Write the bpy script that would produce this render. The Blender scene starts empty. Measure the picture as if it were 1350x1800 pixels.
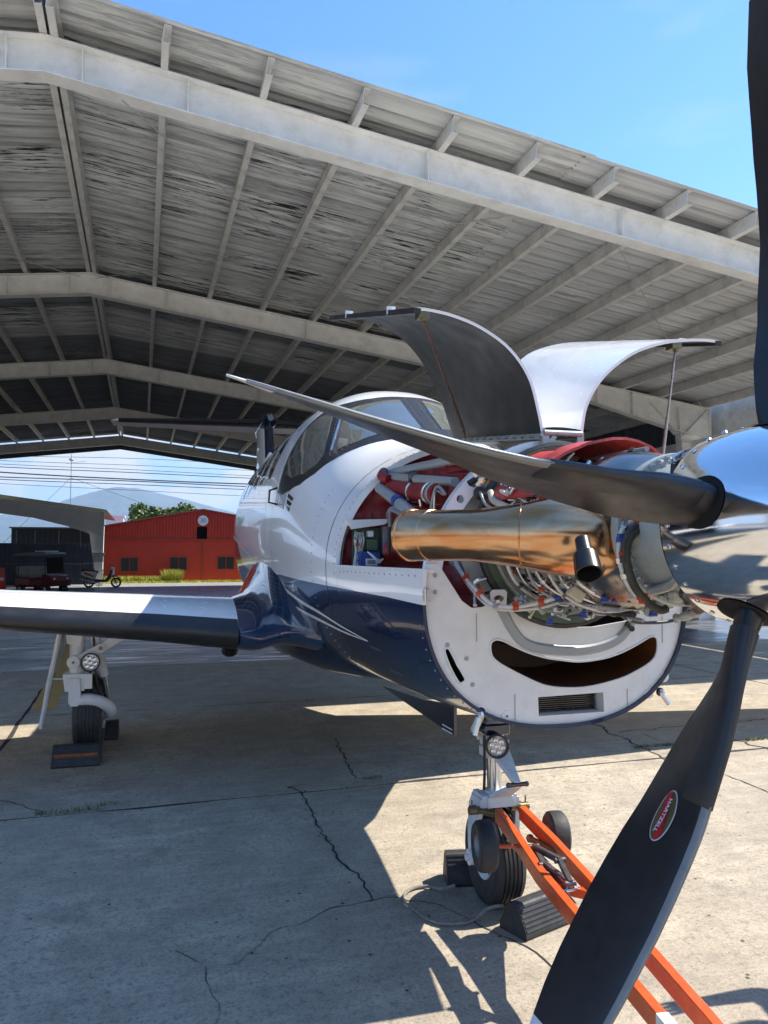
import bpy, math, random
from math import sin, cos, pi, radians as R_
from mathutils import Vector, Matrix
from mathutils.geometry import tessellate_polygon, delaunay_2d_cdt

SC = bpy.context.scene
COL = SC.collection
rnd = random.Random(7)

# ------------------------------------------------------------------ camera
FPX, EYE = 1352.0, 1.71
YAW, PITCH = math.atan(425 / FPX), math.atan(70 / FPX)
cam_data = bpy.data.cameras.new('camera')
cam = bpy.data.objects.new('camera', cam_data)
COL.objects.link(cam)
cam.location = (0, 0, EYE)
cam.rotation_euler = (pi / 2 + PITCH, 0, -YAW)
cam_data.sensor_fit = 'VERTICAL'
cam_data.sensor_height = 36.0
cam_data.lens = 36.0 * FPX / 1800.0
cam_data.clip_start = 0.05
cam_data.clip_end = 60000
SC.camera = cam

# ------------------------------------------------------------------ sky and sun
SUN_DIR = Vector((0.82, -0.03, 1.0)).normalized()        # towards the sun
SUN_EL = math.asin(SUN_DIR.z)
SUN_AZ = math.atan2(SUN_DIR.x, SUN_DIR.y)                # clockwise from +Y
world = bpy.data.worlds.new('World')
SC.world = world
world.use_nodes = True
def build_world():
    nt = world.node_tree; N = nt.nodes; L = nt.links
    N.clear()
    out = N.new('ShaderNodeOutputWorld'); bg = N.new('ShaderNodeBackground')
    sky = N.new('ShaderNodeTexSky'); sky.sky_type = 'NISHITA'; sky.sun_disc = False
    sky.sun_elevation = SUN_EL; sky.sun_rotation = SUN_AZ
    sky.altitude = 1500; sky.air_density = 1.0; sky.dust_density = 0.1; sky.ozone_density = 2.5
    # clouds: soft cumulus banks low over the horizon, a little cirrus higher up
    tc = N.new('ShaderNodeTexCoord'); sep = N.new('ShaderNodeSeparateXYZ')
    L.new(tc.outputs['Generated'], sep.inputs[0])
    mp = N.new('ShaderNodeMapping'); mp.inputs['Scale'].default_value = (1, 1, 2.6)
    L.new(tc.outputs['Generated'], mp.inputs[0])
    n1 = N.new('ShaderNodeTexNoise'); n1.inputs['Scale'].default_value = 7.0
    n1.inputs['Detail'].default_value = 9; n1.inputs['Roughness'].default_value = 0.58
    L.new(mp.outputs[0], n1.inputs['Vector'])
    r1 = N.new('ShaderNodeMapRange'); r1.inputs['From Min'].default_value = 0.42; r1.inputs['From Max'].default_value = 0.53
    L.new(n1.outputs['Fac'], r1.inputs['Value'])
    band = N.new('ShaderNodeMapRange'); band.inputs['From Min'].default_value = 0.36; band.inputs['From Max'].default_value = 0.12  # cloud band raised all round, also out of view, for neutral fill
    L.new(sep.outputs['Z'], band.inputs['Value'])
    mul = N.new('ShaderNodeMath'); mul.operation = 'MULTIPLY'
    L.new(r1.outputs[0], mul.inputs[0]); L.new(band.outputs[0], mul.inputs[1])
    mp2 = N.new('ShaderNodeMapping'); mp2.inputs['Scale'].default_value = (1.2, 4.0, 9.0); mp2.inputs['Rotation'].default_value = (0.3, 0.35, 0.2)
    L.new(tc.outputs['Generated'], mp2.inputs[0])
    n2 = N.new('ShaderNodeTexNoise'); n2.inputs['Scale'].default_value = 2.0; n2.inputs['Detail'].default_value = 7
    L.new(mp2.outputs[0], n2.inputs['Vector'])
    r2 = N.new('ShaderNodeMapRange'); r2.inputs['From Min'].default_value = 0.60; r2.inputs['From Max'].default_value = 0.85; r2.inputs['To Max'].default_value = 0.2
    L.new(n2.outputs['Fac'], r2.inputs['Value'])
    mx = N.new('ShaderNodeMath'); mx.operation = 'MAXIMUM'
    L.new(mul.outputs[0], mx.inputs[0]); L.new(r2.outputs[0], mx.inputs[1])
    # the blue of the sky a little deeper, as a phone renders it
    hs = N.new('ShaderNodeHueSaturation'); hs.inputs['Saturation'].default_value = SKY_SAT; hs.inputs['Value'].default_value = 1.0
    L.new(sky.outputs[0], hs.inputs['Color'])
    mix = N.new('ShaderNodeMixRGB'); mix.inputs['Color2'].default_value = (3.1, 3.1, 3.2, 1)
    hb = N.new('ShaderNodeMapRange'); hb.inputs['From Min'].default_value = 0.42; hb.inputs['From Max'].default_value = 0.05; hb.inputs['To Max'].default_value = 0.80
    L.new(sep.outputs['Z'], hb.inputs['Value'])
    low = N.new('ShaderNodeMixRGB'); low.inputs['Color2'].default_value = (1.15, 1.8, 2.75, 1)     # clear pale blue low in the sky
    L.new(hb.outputs[0], low.inputs['Fac']); L.new(hs.outputs[0], low.inputs['Color1'])
    L.new(mx.outputs[0], mix.inputs['Fac']); L.new(low.outputs[0], mix.inputs['Color1'])
    L.new(mix.outputs[0], bg.inputs['Color'])
    bg.inputs['Strength'].default_value = SKY_STRENGTH
    L.new(bg.outputs[0], out.inputs['Surface'])
SKY_STRENGTH = 0.115
SKY_SAT = 1.22
build_world()

sun_data = bpy.data.lights.new('sun', 'SUN')
sun = bpy.data.objects.new('sun', sun_data); COL.objects.link(sun)
sun.rotation_euler = SUN_DIR.to_track_quat('Z', 'Y').to_euler()
sun_data.energy = 3.35
sun_data.angle = R_(0.53)
sun_data.color = (1.0, 0.945, 0.85)

SC.view_settings.view_transform = 'Standard'
SC.view_settings.look = 'None'
SC.view_settings.exposure = 1.58
SC.view_settings.gamma = 1.0
SC.view_settings.use_curve_mapping = False
SC.render.engine = 'CYCLES'
SC.cycles.max_bounces = 8
SC.cycles.diffuse_bounces = 5
SC.cycles.glossy_bounces = 4
SC.cycles.sample_clamp_indirect = 6.0
SC.cycles.use_denoising = True

# ------------------------------------------------------------------ measuring: pixel of the 1350 x 1800 photograph -> point on a given plane
CF = Vector((sin(YAW) * cos(PITCH), cos(YAW) * cos(PITCH), sin(PITCH)))
CR = Vector((cos(YAW), -sin(YAW), 0))
CU = CR.cross(CF)
CO = Vector((0, 0, EYE))
def at(u, v, axis, val):
    d = CR * ((u - 675) / FPX) + CU * ((900 - v) / FPX) + CF
    i = 'XYZ'.index(axis)
    return CO + d * ((val - CO[i]) / d[i])
PSI = R_(2.3)                                            # the aircraft stands slightly turned in the hangar
AX = Vector((sin(PSI), cos(PSI), 0)); AT = Vector((-cos(PSI), sin(PSI), 0))
P0 = Vector((1.559, 1.55, 0))                            # on the ground below the propeller hub
def acp(u, v, axis, val):
    """pixel -> (s aft of the propeller, t to starboard, z) on the plane s, t or z = val"""
    d = CR * ((u - 675) / FPX) + CU * ((900 - v) / FPX) + CF
    n = {'s': AX, 't': AT, 'z': Vector((0, 0, 1))}[axis]
    p = CO + d * ((val - (CO - P0).dot(n)) / d.dot(n)) - P0
    return (p.dot(AX), p.dot(AT), p.z)
def V(s, t, z): return Vector((-t, s, z))                # aircraft (s, t, z) -> the aircraft's own axes
def VP(u, v, axis, val): return V(*acp(u, v, axis, val))

# ------------------------------------------------------------------ mesh builder
def tag(o, label=None, cat=None, group=None, kind=None):
    if label: o['label'] = label
    if cat: o['category'] = cat
    if group: o['group'] = group
    if kind: o['kind'] = kind
    return o
def empty(name, loc=(0, 0, 0), rz=0.0, label=None, cat=None, group=None):
    o = bpy.data.objects.new(name, None); COL.objects.link(o)
    o.location = loc; o.rotation_euler = (0, 0, rz); o.empty_display_size = 0.2
    return tag(o, label, cat, group)
def frames(path):
    n = len(path); T = []
    for i in range(n):
        a = path[max(i - 1, 0)]; b = path[min(i + 1, n - 1)]
        d = b - a
        T.append(d.normalized() if d.length > 1e-9 else Vector((0, 0, 1)))
    up = Vector((0, 0, 1)) if abs(T[0].z) < 0.9 else Vector((1, 0, 0))
    x = T[0].cross(up).normalized(); F = []
    for t in T:
        x = (x - t * x.dot(t))
        x = x.normalized() if x.length > 1e-6 else t.orthogonal().normalized()
        F.append((x, t.cross(x), t))
    return F
def smooth_path(pts, k=6):
    P = [Vector(p) for p in pts]
    if len(P) < 3: return P
    out = []
    for i in range(len(P) - 1):
        p0 = P[max(i - 1, 0)]; p1 = P[i]; p2 = P[i + 1]; p3 = P[min(i + 2, len(P) - 1)]
        for j in range(k):
            u = j / k
            out.append(0.5 * ((2 * p1) + (p2 - p0) * u + (2 * p0 - 5 * p1 + 4 * p2 - p3) * u * u + (3 * p1 - p0 - 3 * p2 + p3) * u ** 3))
    out.append(P[-1]); return out
class MB:
    def __init__(self): self.v = []; self.f = []; self.m = []
    def add(self, verts, faces, m=0):
        b = len(self.v); self.v += [tuple(p) for p in verts]
        for f in faces: self.f.append([b + i for i in f]); self.m.append(m)
        return self
    def box(self, c, size, m=0, rot=None):
        hx, hy, hz = size[0] / 2, size[1] / 2, size[2] / 2; c = Vector(c)
        P = [Vector((x, y, z)) for x in (-hx, hx) for y in (-hy, hy) for z in (-hz, hz)]
        if rot is not None: P = [rot @ p for p in P]
        return self.add([c + p for p in P], [(0, 1, 3, 2), (4, 6, 7, 5), (0, 4, 5, 1), (2, 3, 7, 6), (0, 2, 6, 4), (1, 5, 7, 3)], m)
    def bar(self, a, b, w, h, m=0, up=(0, 0, 1)):
        a = Vector(a); b = Vector(b); t = (b - a).normalized(); up = Vector(up)
        x = t.cross(up); x = x.normalized() if x.length > 1e-4 else t.orthogonal().normalized()
        y = x.cross(t)
        P = [p + x * (sx * w / 2) + y * (sy * h / 2) for p in (a, b) for sx, sy in ((-1, -1), (1, -1), (1, 1), (-1, 1))]
        return self.add(P, [(0, 1, 2, 3)[::-1], (4, 5, 6, 7), (0, 1, 5, 4), (1, 2, 6, 5), (2, 3, 7, 6), (3, 0, 4, 7)], m)
    def tube(self, path, r, n=8, m=0, caps=True, closed=False):
        path = [Vector(p) for p in path]; F = frames(path); V_ = []; q = len(path)
        for i, p in enumerate(path):
            rr = r[i] if isinstance(r, (list, tuple)) else r
            x, y, _ = F[i]
            for k in range(n):
                a = 2 * pi * k / n; V_.append(p + x * (rr * cos(a)) + y * (rr * sin(a)))
        fs = []
        for i in range(q - 1 if not closed else q):
            j = (i + 1) % q
            for k in range(n):
                fs.append((i * n + k, i * n + (k + 1) % n, j * n + (k + 1) % n, j * n + k))
        if caps and not closed:
            fs.append(tuple(range(n))[::-1]); fs.append(tuple((q - 1) * n + k for k in range(n)))
        return self.add(V_, fs, m)
    def cyl(self, a, b, r, n=12, m=0, r2=None):
        return self.tube([a, b], [r, r if r2 is None else r2], n, m)
    def lathe(self, prof, o, axis, n=32, m=0, cap0=False, cap1=False, a0=0.0, a1=2 * pi):
        o = Vector(o); z = Vector(axis).normalized(); x = z.orthogonal().normalized(); y = z.cross(x)
        full = abs(a1 - a0 - 2 * pi) < 1e-6; V_ = []; c = n if full else n + 1
        for r, h in prof:
            for k in range(c):
                a = a0 + (a1 - a0) * k / n; V_.append(o + z * h + x * (r * cos(a)) + y * (r * sin(a)))
        fs = []
        for i in range(len(prof) - 1):
            for k in range(n):
                k2 = (k + 1) % c
                fs.append((i * c + k, i * c + k2, (i + 1) * c + k2, (i + 1) * c + k))
        if cap0: fs.append(tuple(range(c))[::-1])
        if cap1: fs.append(tuple((len(prof) - 1) * c + k for k in range(c)))
        return self.add(V_, fs, m)
    def loft(self, rings, m=0, closed=True, cap0=False, cap1=False):
        n = len(rings[0]); V_ = [Vector(p) for r in rings for p in r]; fs = []
        for i in range(len(rings) - 1):
            for k in range(n if closed else n - 1):
                k2 = (k + 1) % n
                fs.append((i * n + k, i * n + k2, (i + 1) * n + k2, (i + 1) * n + k))
        if cap0: fs.append(tuple(range(n))[::-1])
        if cap1: fs.append(tuple((len(rings) - 1) * n + k for k in range(n)))
        return self.add(V_, fs, m)
    def prism(self, outer, holes, fn, w0, w1, m=0, mside=None):
        """outer and holes are 2D outlines; fn(u, v, w) places them; walls close the holes too"""
        loops = [[Vector((p[0], p[1], 0)) for p in outer]] + [[Vector((p[0], p[1], 0)) for p in h] for h in holes]
        flat = [p for l in loops for p in l]; tri = tessellate_polygon(loops); n = len(flat)
        V_ = [fn(p.x, p.y, w0) for p in flat] + [fn(p.x, p.y, w1) for p in flat]
        fs = [tuple(t) for t in tri]; self.add(V_, fs + [tuple(n + i for i in t[::-1]) for t in fs], m)
        side = []; b = 0
        for l in loops:
            k = len(l)
            for i in range(k):
                j = (i + 1) % k; side.append((b + i, b + j, n + b + j, n + b + i))
            b += k
        return self.add(V_, side, m if mside is None else mside)
    def shell(self, grid, th, m_out=0, m_in=0, flip=False):
        """a curved panel: grid of points, thickness to the other side"""
        a = len(grid); b = len(grid[0]); G = [[Vector(p) for p in r] for r in grid]; Nn = []
        for i in range(a):
            for j in range(b):
                du = G[min(i + 1, a - 1)][j] - G[max(i - 1, 0)][j]; dv = G[i][min(j + 1, b - 1)] - G[i][max(j - 1, 0)]
                nn = du.cross(dv); nn = nn.normalized() if nn.length > 1e-9 else Vector((0, 0, 1))
                Nn.append(-nn if flip else nn)
        P = [p for r in G for p in r]; Q = [P[i] - Nn[i] * th for i in range(a * b)]
        fo = [(i * b + j, (i + 1) * b + j, (i + 1) * b + j + 1, i * b + j + 1) for i in range(a - 1) for j in range(b - 1)]
        if flip: fo = [f[::-1] for f in fo]
        self.add(P, fo, m_out); self.add(Q, [f[::-1] for f in fo], m_in)
        rim = [(i, 0) for i in range(a)] + [(a - 1, j) for j in range(1, b)] + [(i, b - 1) for i in range(a - 2, -1, -1)] + [(0, j) for j in range(b - 2, 0, -1)]
        n = len(rim); W = [P[i * b + j] for i, j in rim] + [Q[i * b + j] for i, j in rim]
        return self.add(W, [(k, (k + 1) % n, n + (k + 1) % n, n + k) for k in range(n)], m_out)
    def sphere(self, c, r, n=12, m=0, sc=(1, 1, 1)):
        c = Vector(c); V_ = []; q = n // 2; fs = []
        for i in range(1, q):
            for k in range(n):
                a = pi * i / q; b = 2 * pi * k / n
                V_.append(c + Vector((r * sc[0] * sin(a) * cos(b), r * sc[1] * sin(a) * sin(b), r * sc[2] * cos(a))))
        V_.append(c + Vector((0, 0, r * sc[2]))); V_.append(c - Vector((0, 0, r * sc[2])))
        t, bt = len(V_) - 2, len(V_) - 1
        for i in range(q - 2):
            for k in range(n):
                k2 = (k + 1) % n; fs.append((i * n + k, (i + 1) * n + k, (i + 1) * n + k2, i * n + k2))
        for k in range(n):
            k2 = (k + 1) % n; fs.append((t, k, k2)); fs.append((bt, (q - 2) * n + k2, (q - 2) * n + k))
        return self.add(V_, fs, m)
    def mesh(self, name, mats, angle=38):
        me = bpy.data.meshes.new(name); me.from_pydata(self.v, [], self.f)
        for x in (mats if isinstance(mats, (list, tuple)) else [mats]): me.materials.append(x)
        me.polygons.foreach_set('material_index', self.m)
        me.polygons.foreach_set('use_smooth', [True] * len(self.f))
        me.update(); me.set_sharp_from_angle(angle=R_(angle)); return me
    def build(self, name, mats, parent=None, label=None, angle=38, bevel=0.0, fix=True):
        me = self.mesh(name, mats, angle)
        if fix:
            import bmesh
            bm = bmesh.new(); bm.from_mesh(me); bmesh.ops.recalc_face_normals(bm, faces=bm.faces); bm.to_mesh(me); bm.free()
        o = bpy.data.objects.new(name, me); COL.objects.link(o)
        if parent is not None: o.parent = parent
        if label: o['label'] = label
        if bevel:
            b = o.modifiers.new('bevel', 'BEVEL'); b.width = bevel; b.segments = 2; b.limit_method = 'ANGLE'; b.angle_limit = R_(40)
            b.harden_normals = False
        return o
def inst(o, parent=None, loc=None, rot=None):
    """one more object on the same mesh"""
    c = o.copy(); COL.objects.link(c)
    c.parent = parent if parent is not None else o.parent
    if loc is not None: c.location = loc
    if rot is not None: c.rotation_euler = rot
    return c
def copy_tree(o, parent=None):
    c = o.copy(); COL.objects.link(c)
    if parent is not None: c.parent = parent
    for ch in list(o.children): copy_tree(ch, c)
    return c

# ------------------------------------------------------------------ materials
class NT:
    def __init__(self, name):
        self.mat = bpy.data.materials.new(name); self.mat.use_nodes = True
        self.t = self.mat.node_tree; self.t.nodes.clear()
        self.out = self.n('ShaderNodeOutputMaterial'); self.b = self.n('ShaderNodeBsdfPrincipled')
        self.l(self.b.outputs[0], self.out.inputs['Surface'])
    def n(self, k, **kw):
        x = self.t.nodes.new(k)
        for a, b in kw.items(): setattr(x, a, b)
        return x
    def l(self, a, b): self.t.links.new(a, b)
    def coord(self, kind='Object', scale=(1, 1, 1), rot=(0, 0, 0)):
        if kind == 'Position':
            g = self.n('ShaderNodeNewGeometry'); o = g.outputs['Position']
        else:
            g = self.n('ShaderNodeTexCoord'); o = g.outputs[kind]
        if tuple(scale) == (1, 1, 1) and tuple(rot) == (0, 0, 0): return o
        m = self.n('ShaderNodeMapping'); m.inputs['Scale'].default_value = scale; m.inputs['Rotation'].default_value = rot
        self.l(o, m.inputs[0]); return m.outputs[0]
    def noise(self, vec, scale, detail=5, rough=0.55, dist=0.0):
        x = self.n('ShaderNodeTexNoise'); x.inputs['Scale'].default_value = scale; x.inputs['Detail'].default_value = detail
        x.inputs['Roughness'].default_value = rough; x.inputs['Distortion'].default_value = dist
        self.l(vec, x.inputs['Vector']); return x.outputs['Fac']
    def rng(self, val, a, b, c=0.0, d=1.0):
        x = self.n('ShaderNodeMapRange'); x.inputs[1].default_value = a; x.inputs[2].default_value = b
        x.inputs[3].default_value = c; x.inputs[4].default_value = d
        self.l(val, x.inputs[0]); return x.outputs[0]
    def mix(self, f, c1, c2, mode='MIX'):
        x = self.n('ShaderNodeMixRGB', blend_type=mode)
        for i, c in ((0, f), (1, c1), (2, c2)):
            if isinstance(c, (int, float)): x.inputs[i].default_value = c if i == 0 else (c, c, c, 1)
            elif isinstance(c, tuple): x.inputs[i].default_value = (*c, 1) if len(c) == 3 else c
            else: self.l(c, x.inputs[i])
        return x.outputs[0]
    def math(self, op, a, b=None, c=None):
        x = self.n('ShaderNodeMath', operation=op)
        for i, q in enumerate((a, b, c)):
            if q is None: continue
            if isinstance(q, (int, float)): x.inputs[i].default_value = q
            else: self.l(q, x.inputs[i])
        return x.outputs[0]
    def bump(self, h, strength=0.3, dist=0.01, prev=None):
        x = self.n('ShaderNodeBump'); x.inputs['Strength'].default_value = strength; x.inputs['Distance'].default_value = dist
        self.l(h, x.inputs['Height'])
        if prev is not None: self.l(prev, x.inputs['Normal'])
        return x.outputs[0]
    def set(self, **kw):
        for k, v in kw.items():
            i = self.b.inputs[k.replace('_', ' ')]
            if isinstance(v, (int, float)): i.default_value = v
            elif isinstance(v, tuple): i.default_value = (*v, 1) if len(v) == 3 else v
            else: self.l(v, i)
        return self.mat
def pm(name, col, rough=0.5, metal=0.0, var=0.12, scale=9.0, bump=0.0, bscale=80.0, coat=0.0, rvar=0.08, spec=0.5, dirt=0.0, dirtcol=(0.06, 0.05, 0.04)):
    """a painted, plastic or metal surface with uneven tone, gloss and grime"""
    m = NT(name); v = m.coord()
    n1 = m.noise(v, scale, 6, 0.6)
    dk = tuple(c * (1 - var) for c in col); lt = tuple(min(1, c * (1 + var)) for c in col)
    c = m.mix(m.rng(n1, 0.3, 0.7), dk, lt)
    if dirt > 0:
        d = m.rng(m.noise(v, scale * 0.7 + 1.3, 8, 0.7), 0.5, 0.74, 0, dirt); c = m.mix(d, c, dirtcol)
    kw = dict(Base_Color=c, Metallic=metal, Roughness=m.rng(m.noise(v, scale * 2.3, 5), 0.3, 0.7, max(0.02, rough - rvar), min(1, rough + rvar)))
    if coat: kw['Coat_Weight'] = coat; kw['Coat_Roughness'] = 0.03
    kw['Specular_IOR_Level'] = spec
    if bump: kw['Normal'] = m.bump(m.noise(v, bscale, 4), bump, 0.004)
    return m.set(**kw)
# ------------------------------------------------------------------ the materials of the place
def concrete(name, base=(0.45, 0.38, 0.285), dark=(0.09, 0.076, 0.059)):
    m = NT(name); v = m.coord('Position')
    big = m.noise(v, 0.55, 6, 0.62, 0.6); mid = m.noise(v, 3.2, 8, 0.7); fine = m.noise(v, 60, 6, 0.75); fine2 = m.noise(v, 170, 3, 0.7)
    vs = m.coord('Position', (1.0, 9.0, 1.0), (0, 0, 1.05)); streak = m.noise(vs, 1.6, 7, 0.62)
    c = m.mix(m.rng(mid, 0.34, 0.68), tuple(x * 0.60 for x in base), tuple(x * 1.22 for x in base))
    c = m.mix(m.rng(big, 0.40, 0.66, 0.55, 0.0), c, tuple(x * 0.66 for x in base))
    c = m.mix(m.rng(streak, 0.48, 0.70, 0.0, 0.34), c, tuple(min(1, x * 1.32) for x in base))
    c = m.mix(m.rng(fine, 0.50, 0.68, 0.0, 0.75), c, dark)                     # grit showing through the worn surface
    c = m.mix(m.rng(fine2, 0.56, 0.68, 0.0, 0.75), c, tuple(min(1, x * 1.45) for x in base))
    sp = m.noise(v, 24, 7, 0.8, 0.3); c = m.mix(m.math('MULTIPLY', m.rng(sp, 0.52, 0.62, 0, 0.95), m.rng(big, 0.35, 0.6, 0.35, 1.0)), c, tuple(x * 0.42 for x in base))
    vor = m.n('ShaderNodeTexVoronoi'); vor.inputs['Scale'].default_value = 7.0; vor.inputs['Randomness'].default_value = 1.0
    m.l(v, vor.inputs['Vector'])
    c = m.mix(m.rng(vor.outputs['Distance'], 0.05, 0.075, 0.9, 0.0), c, (0.035, 0.032, 0.03))   # small pits
    st = m.noise(v, 1.7, 9, 0.75, 0.4); c = m.mix(m.rng(st, 0.57, 0.72, 0.0, 0.65), c, (0.12, 0.113, 0.105))  # old stains
    hv = m.math('ADD', fine, m.math('MULTIPLY', mid, 0.6))
    return m.set(Base_Color=c, Roughness=m.rng(mid, 0.3, 0.7, 0.72, 0.95), Specular_IOR_Level=0.3, Normal=m.bump(hv, 0.55, 0.006))
def painted_floor(name):
    m = NT(name); v = m.coord('Position'); vs = m.coord('Position', (0.5, 3.2, 1.0), (0, 0, 0.12))
    a = m.noise(vs, 1.4, 8, 0.66); b = m.noise(v, 2.4, 9, 0.72); g = m.noise(v, 40, 5)
    c = m.mix(m.rng(a, 0.40, 0.62), (0.05, 0.05, 0.055), (0.12, 0.122, 0.13))
    c = m.mix(m.rng(b, 0.50, 0.64, 0.0, 0.7), c, (0.24, 0.245, 0.255))
    c = m.mix(m.rng(g, 0.56, 0.72, 0, 0.6), c, (0.05, 0.05, 0.05))
    return m.set(Base_Color=c, Roughness=m.rng(a, 0.35, 0.65, 0.20, 0.5), Specular_IOR_Level=0.6, Normal=m.bump(b, 0.25, 0.01))
def roof_metal(name, base, blot, amount, rough=0.55):
    """corrugated roofing seen from below; paint worn off in thin streaks along the corrugations, chalky by the purlins"""
    m = NT(name); v = m.coord('Position'); oi = m.n('ShaderNodeObjectInfo')
    s1 = m.coord('Position', (0.42, 4.2, 0.4)); s2 = m.coord('Position', (1.0, 22.0, 1.0)); s3 = m.coord('Position', (0.25, 11.0, 0.25))
    a = m.noise(s1, 1.5, 8, 0.66, 0.2); f = m.noise(s2, 1.6, 8, 0.72); b = m.noise(v, 0.55, 5, 0.6); g = m.noise(s3, 1.3, 5, 0.6)
    tone = m.math('ADD', 0.84, m.math('MULTIPLY', oi.outputs['Random'], 0.30))
    c = m.mix(m.rng(g, 0.35, 0.65), tuple(x * 0.80 for x in base), tuple(x * 1.15 for x in base))
    c = m.mix(m.rng(a, 0.50, 0.68, 0, 0.75 * amount), c, blot)
    fl = m.math('MULTIPLY', m.rng(f, 0.53, 0.56, 0, 1), m.math('MULTIPLY', m.rng(b, 0.40, 0.52, 0, min(1.0, amount)), m.rng(oi.outputs['Random'], 0.25, 0.6, 0.15, 1.0)))
    c = m.mix(fl, c, (0.02, 0.02, 0.02))                                   # flaked to bare dark metal
    c = m.mix(m.math('MULTIPLY', m.rng(f, 0.40, 0.36, 0, 1), m.rng(b, 0.55, 0.42, 0, 0.8 * amount)), c, tuple(min(1, x * 1.35) for x in base))
    c = m.mix(m.rng(m.noise(v, 1.3, 6, 0.65), 0.62, 0.76, 0, 0.45 * amount), c, (0.24, 0.185, 0.13))
    c = m.mix(1.0, c, tone, 'MULTIPLY')
    return m.set(Base_Color=c, Metallic=0.1, Roughness=rough, Specular_IOR_Level=0.4)
def livery(name):
    """gloss white above, dark navy below a falling line: flat colours split at a height that runs along the fuselage"""
    m = NT(name); v = m.coord(); sp = m.n('ShaderNodeSeparateXYZ'); m.l(v, sp.inputs[0])
    ramp = m.n('ShaderNodeValToRGB'); e = ramp.color_ramp.elements
    pts = [(1.2, 1.507), (1.53, 1.52), (2.04, 1.529), (2.71, 1.54), (3.63, 1.555), (4.33, 1.54), (4.9, 1.533), (5.6, 1.535), (6.2, 1.55), (6.45, 1.575), (6.66, 1.66), (6.91, 1.80), (7.25, 1.90), (7.8, 2.0), (9.0, 2.14), (10.5, 2.3), (12.5, 2.4)]
    while len(e) < len(pts): e.new(0.5)
    for i, (s, z) in enumerate(pts):
        e[i].position = (s - 1.0) / 12.0; e[i].color = (z / 4, z / 4, z / 4, 1)
    m.l(m.rng(sp.outputs['Y'], 1.0, 13.0), ramp.inputs[0])
    zc = m.math('MULTIPLY', ramp.outputs[0], 4.0)
    low = m.math('LESS_THAN', sp.outputs['Z'], zc)
    n1 = m.noise(v, 3, 4)
    c = m.mix(low, m.mix(n1, (0.83, 0.825, 0.81), (0.87, 0.865, 0.85)), (0.004, 0.015, 0.055))
    wob = m.noise(v, 2.2, 2)
    return m.set(Base_Color=c, Roughness=0.20, Specular_IOR_Level=0.2, Coat_Weight=0.7, Coat_Roughness=0.012, Normal=m.bump(wob, 0.06, 0.02))
def chrome(name, col=(0.82, 0.83, 0.85), rough=0.05):
    m = NT(name); v = m.coord('Object', (1, 1, 1)); br = m.noise(m.coord('Object', (3, 90, 90)), 6, 3)
    return m.set(Base_Color=col, Metallic=1.0, Roughness=m.rng(m.noise(v, 9, 6), 0.3, 0.75, rough, rough + 0.07), Normal=m.bump(br, 0.015, 0.002))
def heat_metal(name):
    """exhaust steel tinted copper and gold by heat, greyer on top"""
    m = NT(name); v = m.coord(); a = m.noise(m.coord('Object', (1.2, 1.2, 5)), 4.5, 4, 0.5, 0.8); st = m.noise(m.coord('Object', (22, 3, 2)), 3.0, 4)
    c = m.mix(m.rng(a, 0.32, 0.66), (0.56, 0.22, 0.075), (0.66, 0.42, 0.24))
    c = m.mix(m.rng(st, 0.6, 0.75, 0, 0.35), c, (0.36, 0.30, 0.28))
    return m.set(Base_Color=c, Metallic=1.0, Roughness=m.rng(a, 0.3, 0.7, 0.13, 0.24))
def quilt(name, col):
    m = NT(name); v = m.coord(); n1 = m.noise(v, 14, 6, 0.6, 0.5); n2 = m.noise(v, 220, 2)
    c = m.mix(m.rng(n1, 0.3, 0.7), tuple(x * 0.7 for x in col), tuple(x * 1.2 for x in col))
    return m.set(Base_Color=c, Roughness=0.48, Specular_IOR_Level=0.55, Normal=m.bump(n2, 0.2, 0.002, m.bump(n1, 0.5, 0.02)))
M = {}
M['concrete'] = concrete('weathered concrete')
M['base'] = pm('packed dirt', (0.10, 0.09, 0.075), 0.95, var=0.3, scale=2)
M['joint'] = pm('joint dirt', (0.030, 0.028, 0.024), 0.95, var=0.3, scale=12)
M['hfloor'] = painted_floor('worn painted floor')
M['asphalt'] = concrete('pale asphalt', (0.30, 0.29, 0.28), (0.14, 0.14, 0.14))
M['yellow'] = pm('worn yellow paint', (0.46, 0.26, 0.06), 0.7, var=0.25, scale=14, dirt=0.5, dirtcol=(0.2, 0.18, 0.15))
M['roof_old'] = roof_metal('old roof sheet', (0.56, 0.575, 0.56), (0.15, 0.155, 0.155), 1.0)
M['roof_new'] = roof_metal('newer roof sheet', (0.54, 0.555, 0.56), (0.36, 0.37, 0.375), 0.4, 0.42)
M['roof_dark'] = roof_metal('dark roof sheet', (0.235, 0.245, 0.265), (0.10, 0.105, 0.115), 0.7)  # darker sheets, used past the second frame save for three rows
M['steel'] = pm('painted roof steel', (0.74, 0.74, 0.71), 0.6, var=0.10, scale=3, dirt=0.35, dirtcol=(0.30, 0.27, 0.22))
M['steel2'] = pm('painted purlin steel', (0.66, 0.65, 0.61), 0.6, var=0.12, scale=3, dirt=0.5, dirtcol=(0.22, 0.20, 0.17))
M['rod'] = pm('galvanised rod', (0.5, 0.5, 0.5), 0.45, 0.6)
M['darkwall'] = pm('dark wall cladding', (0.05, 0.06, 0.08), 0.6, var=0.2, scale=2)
M['paint'] = livery('aircraft paint')
M['white'] = pm('white gloss paint', (0.85, 0.845, 0.83), 0.22, var=0.02, coat=0.6)
M['white2'] = pm('white satin paint', (0.72, 0.72, 0.70), 0.38, var=0.06, dirt=0.25, dirtcol=(0.4, 0.36, 0.3))
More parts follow.
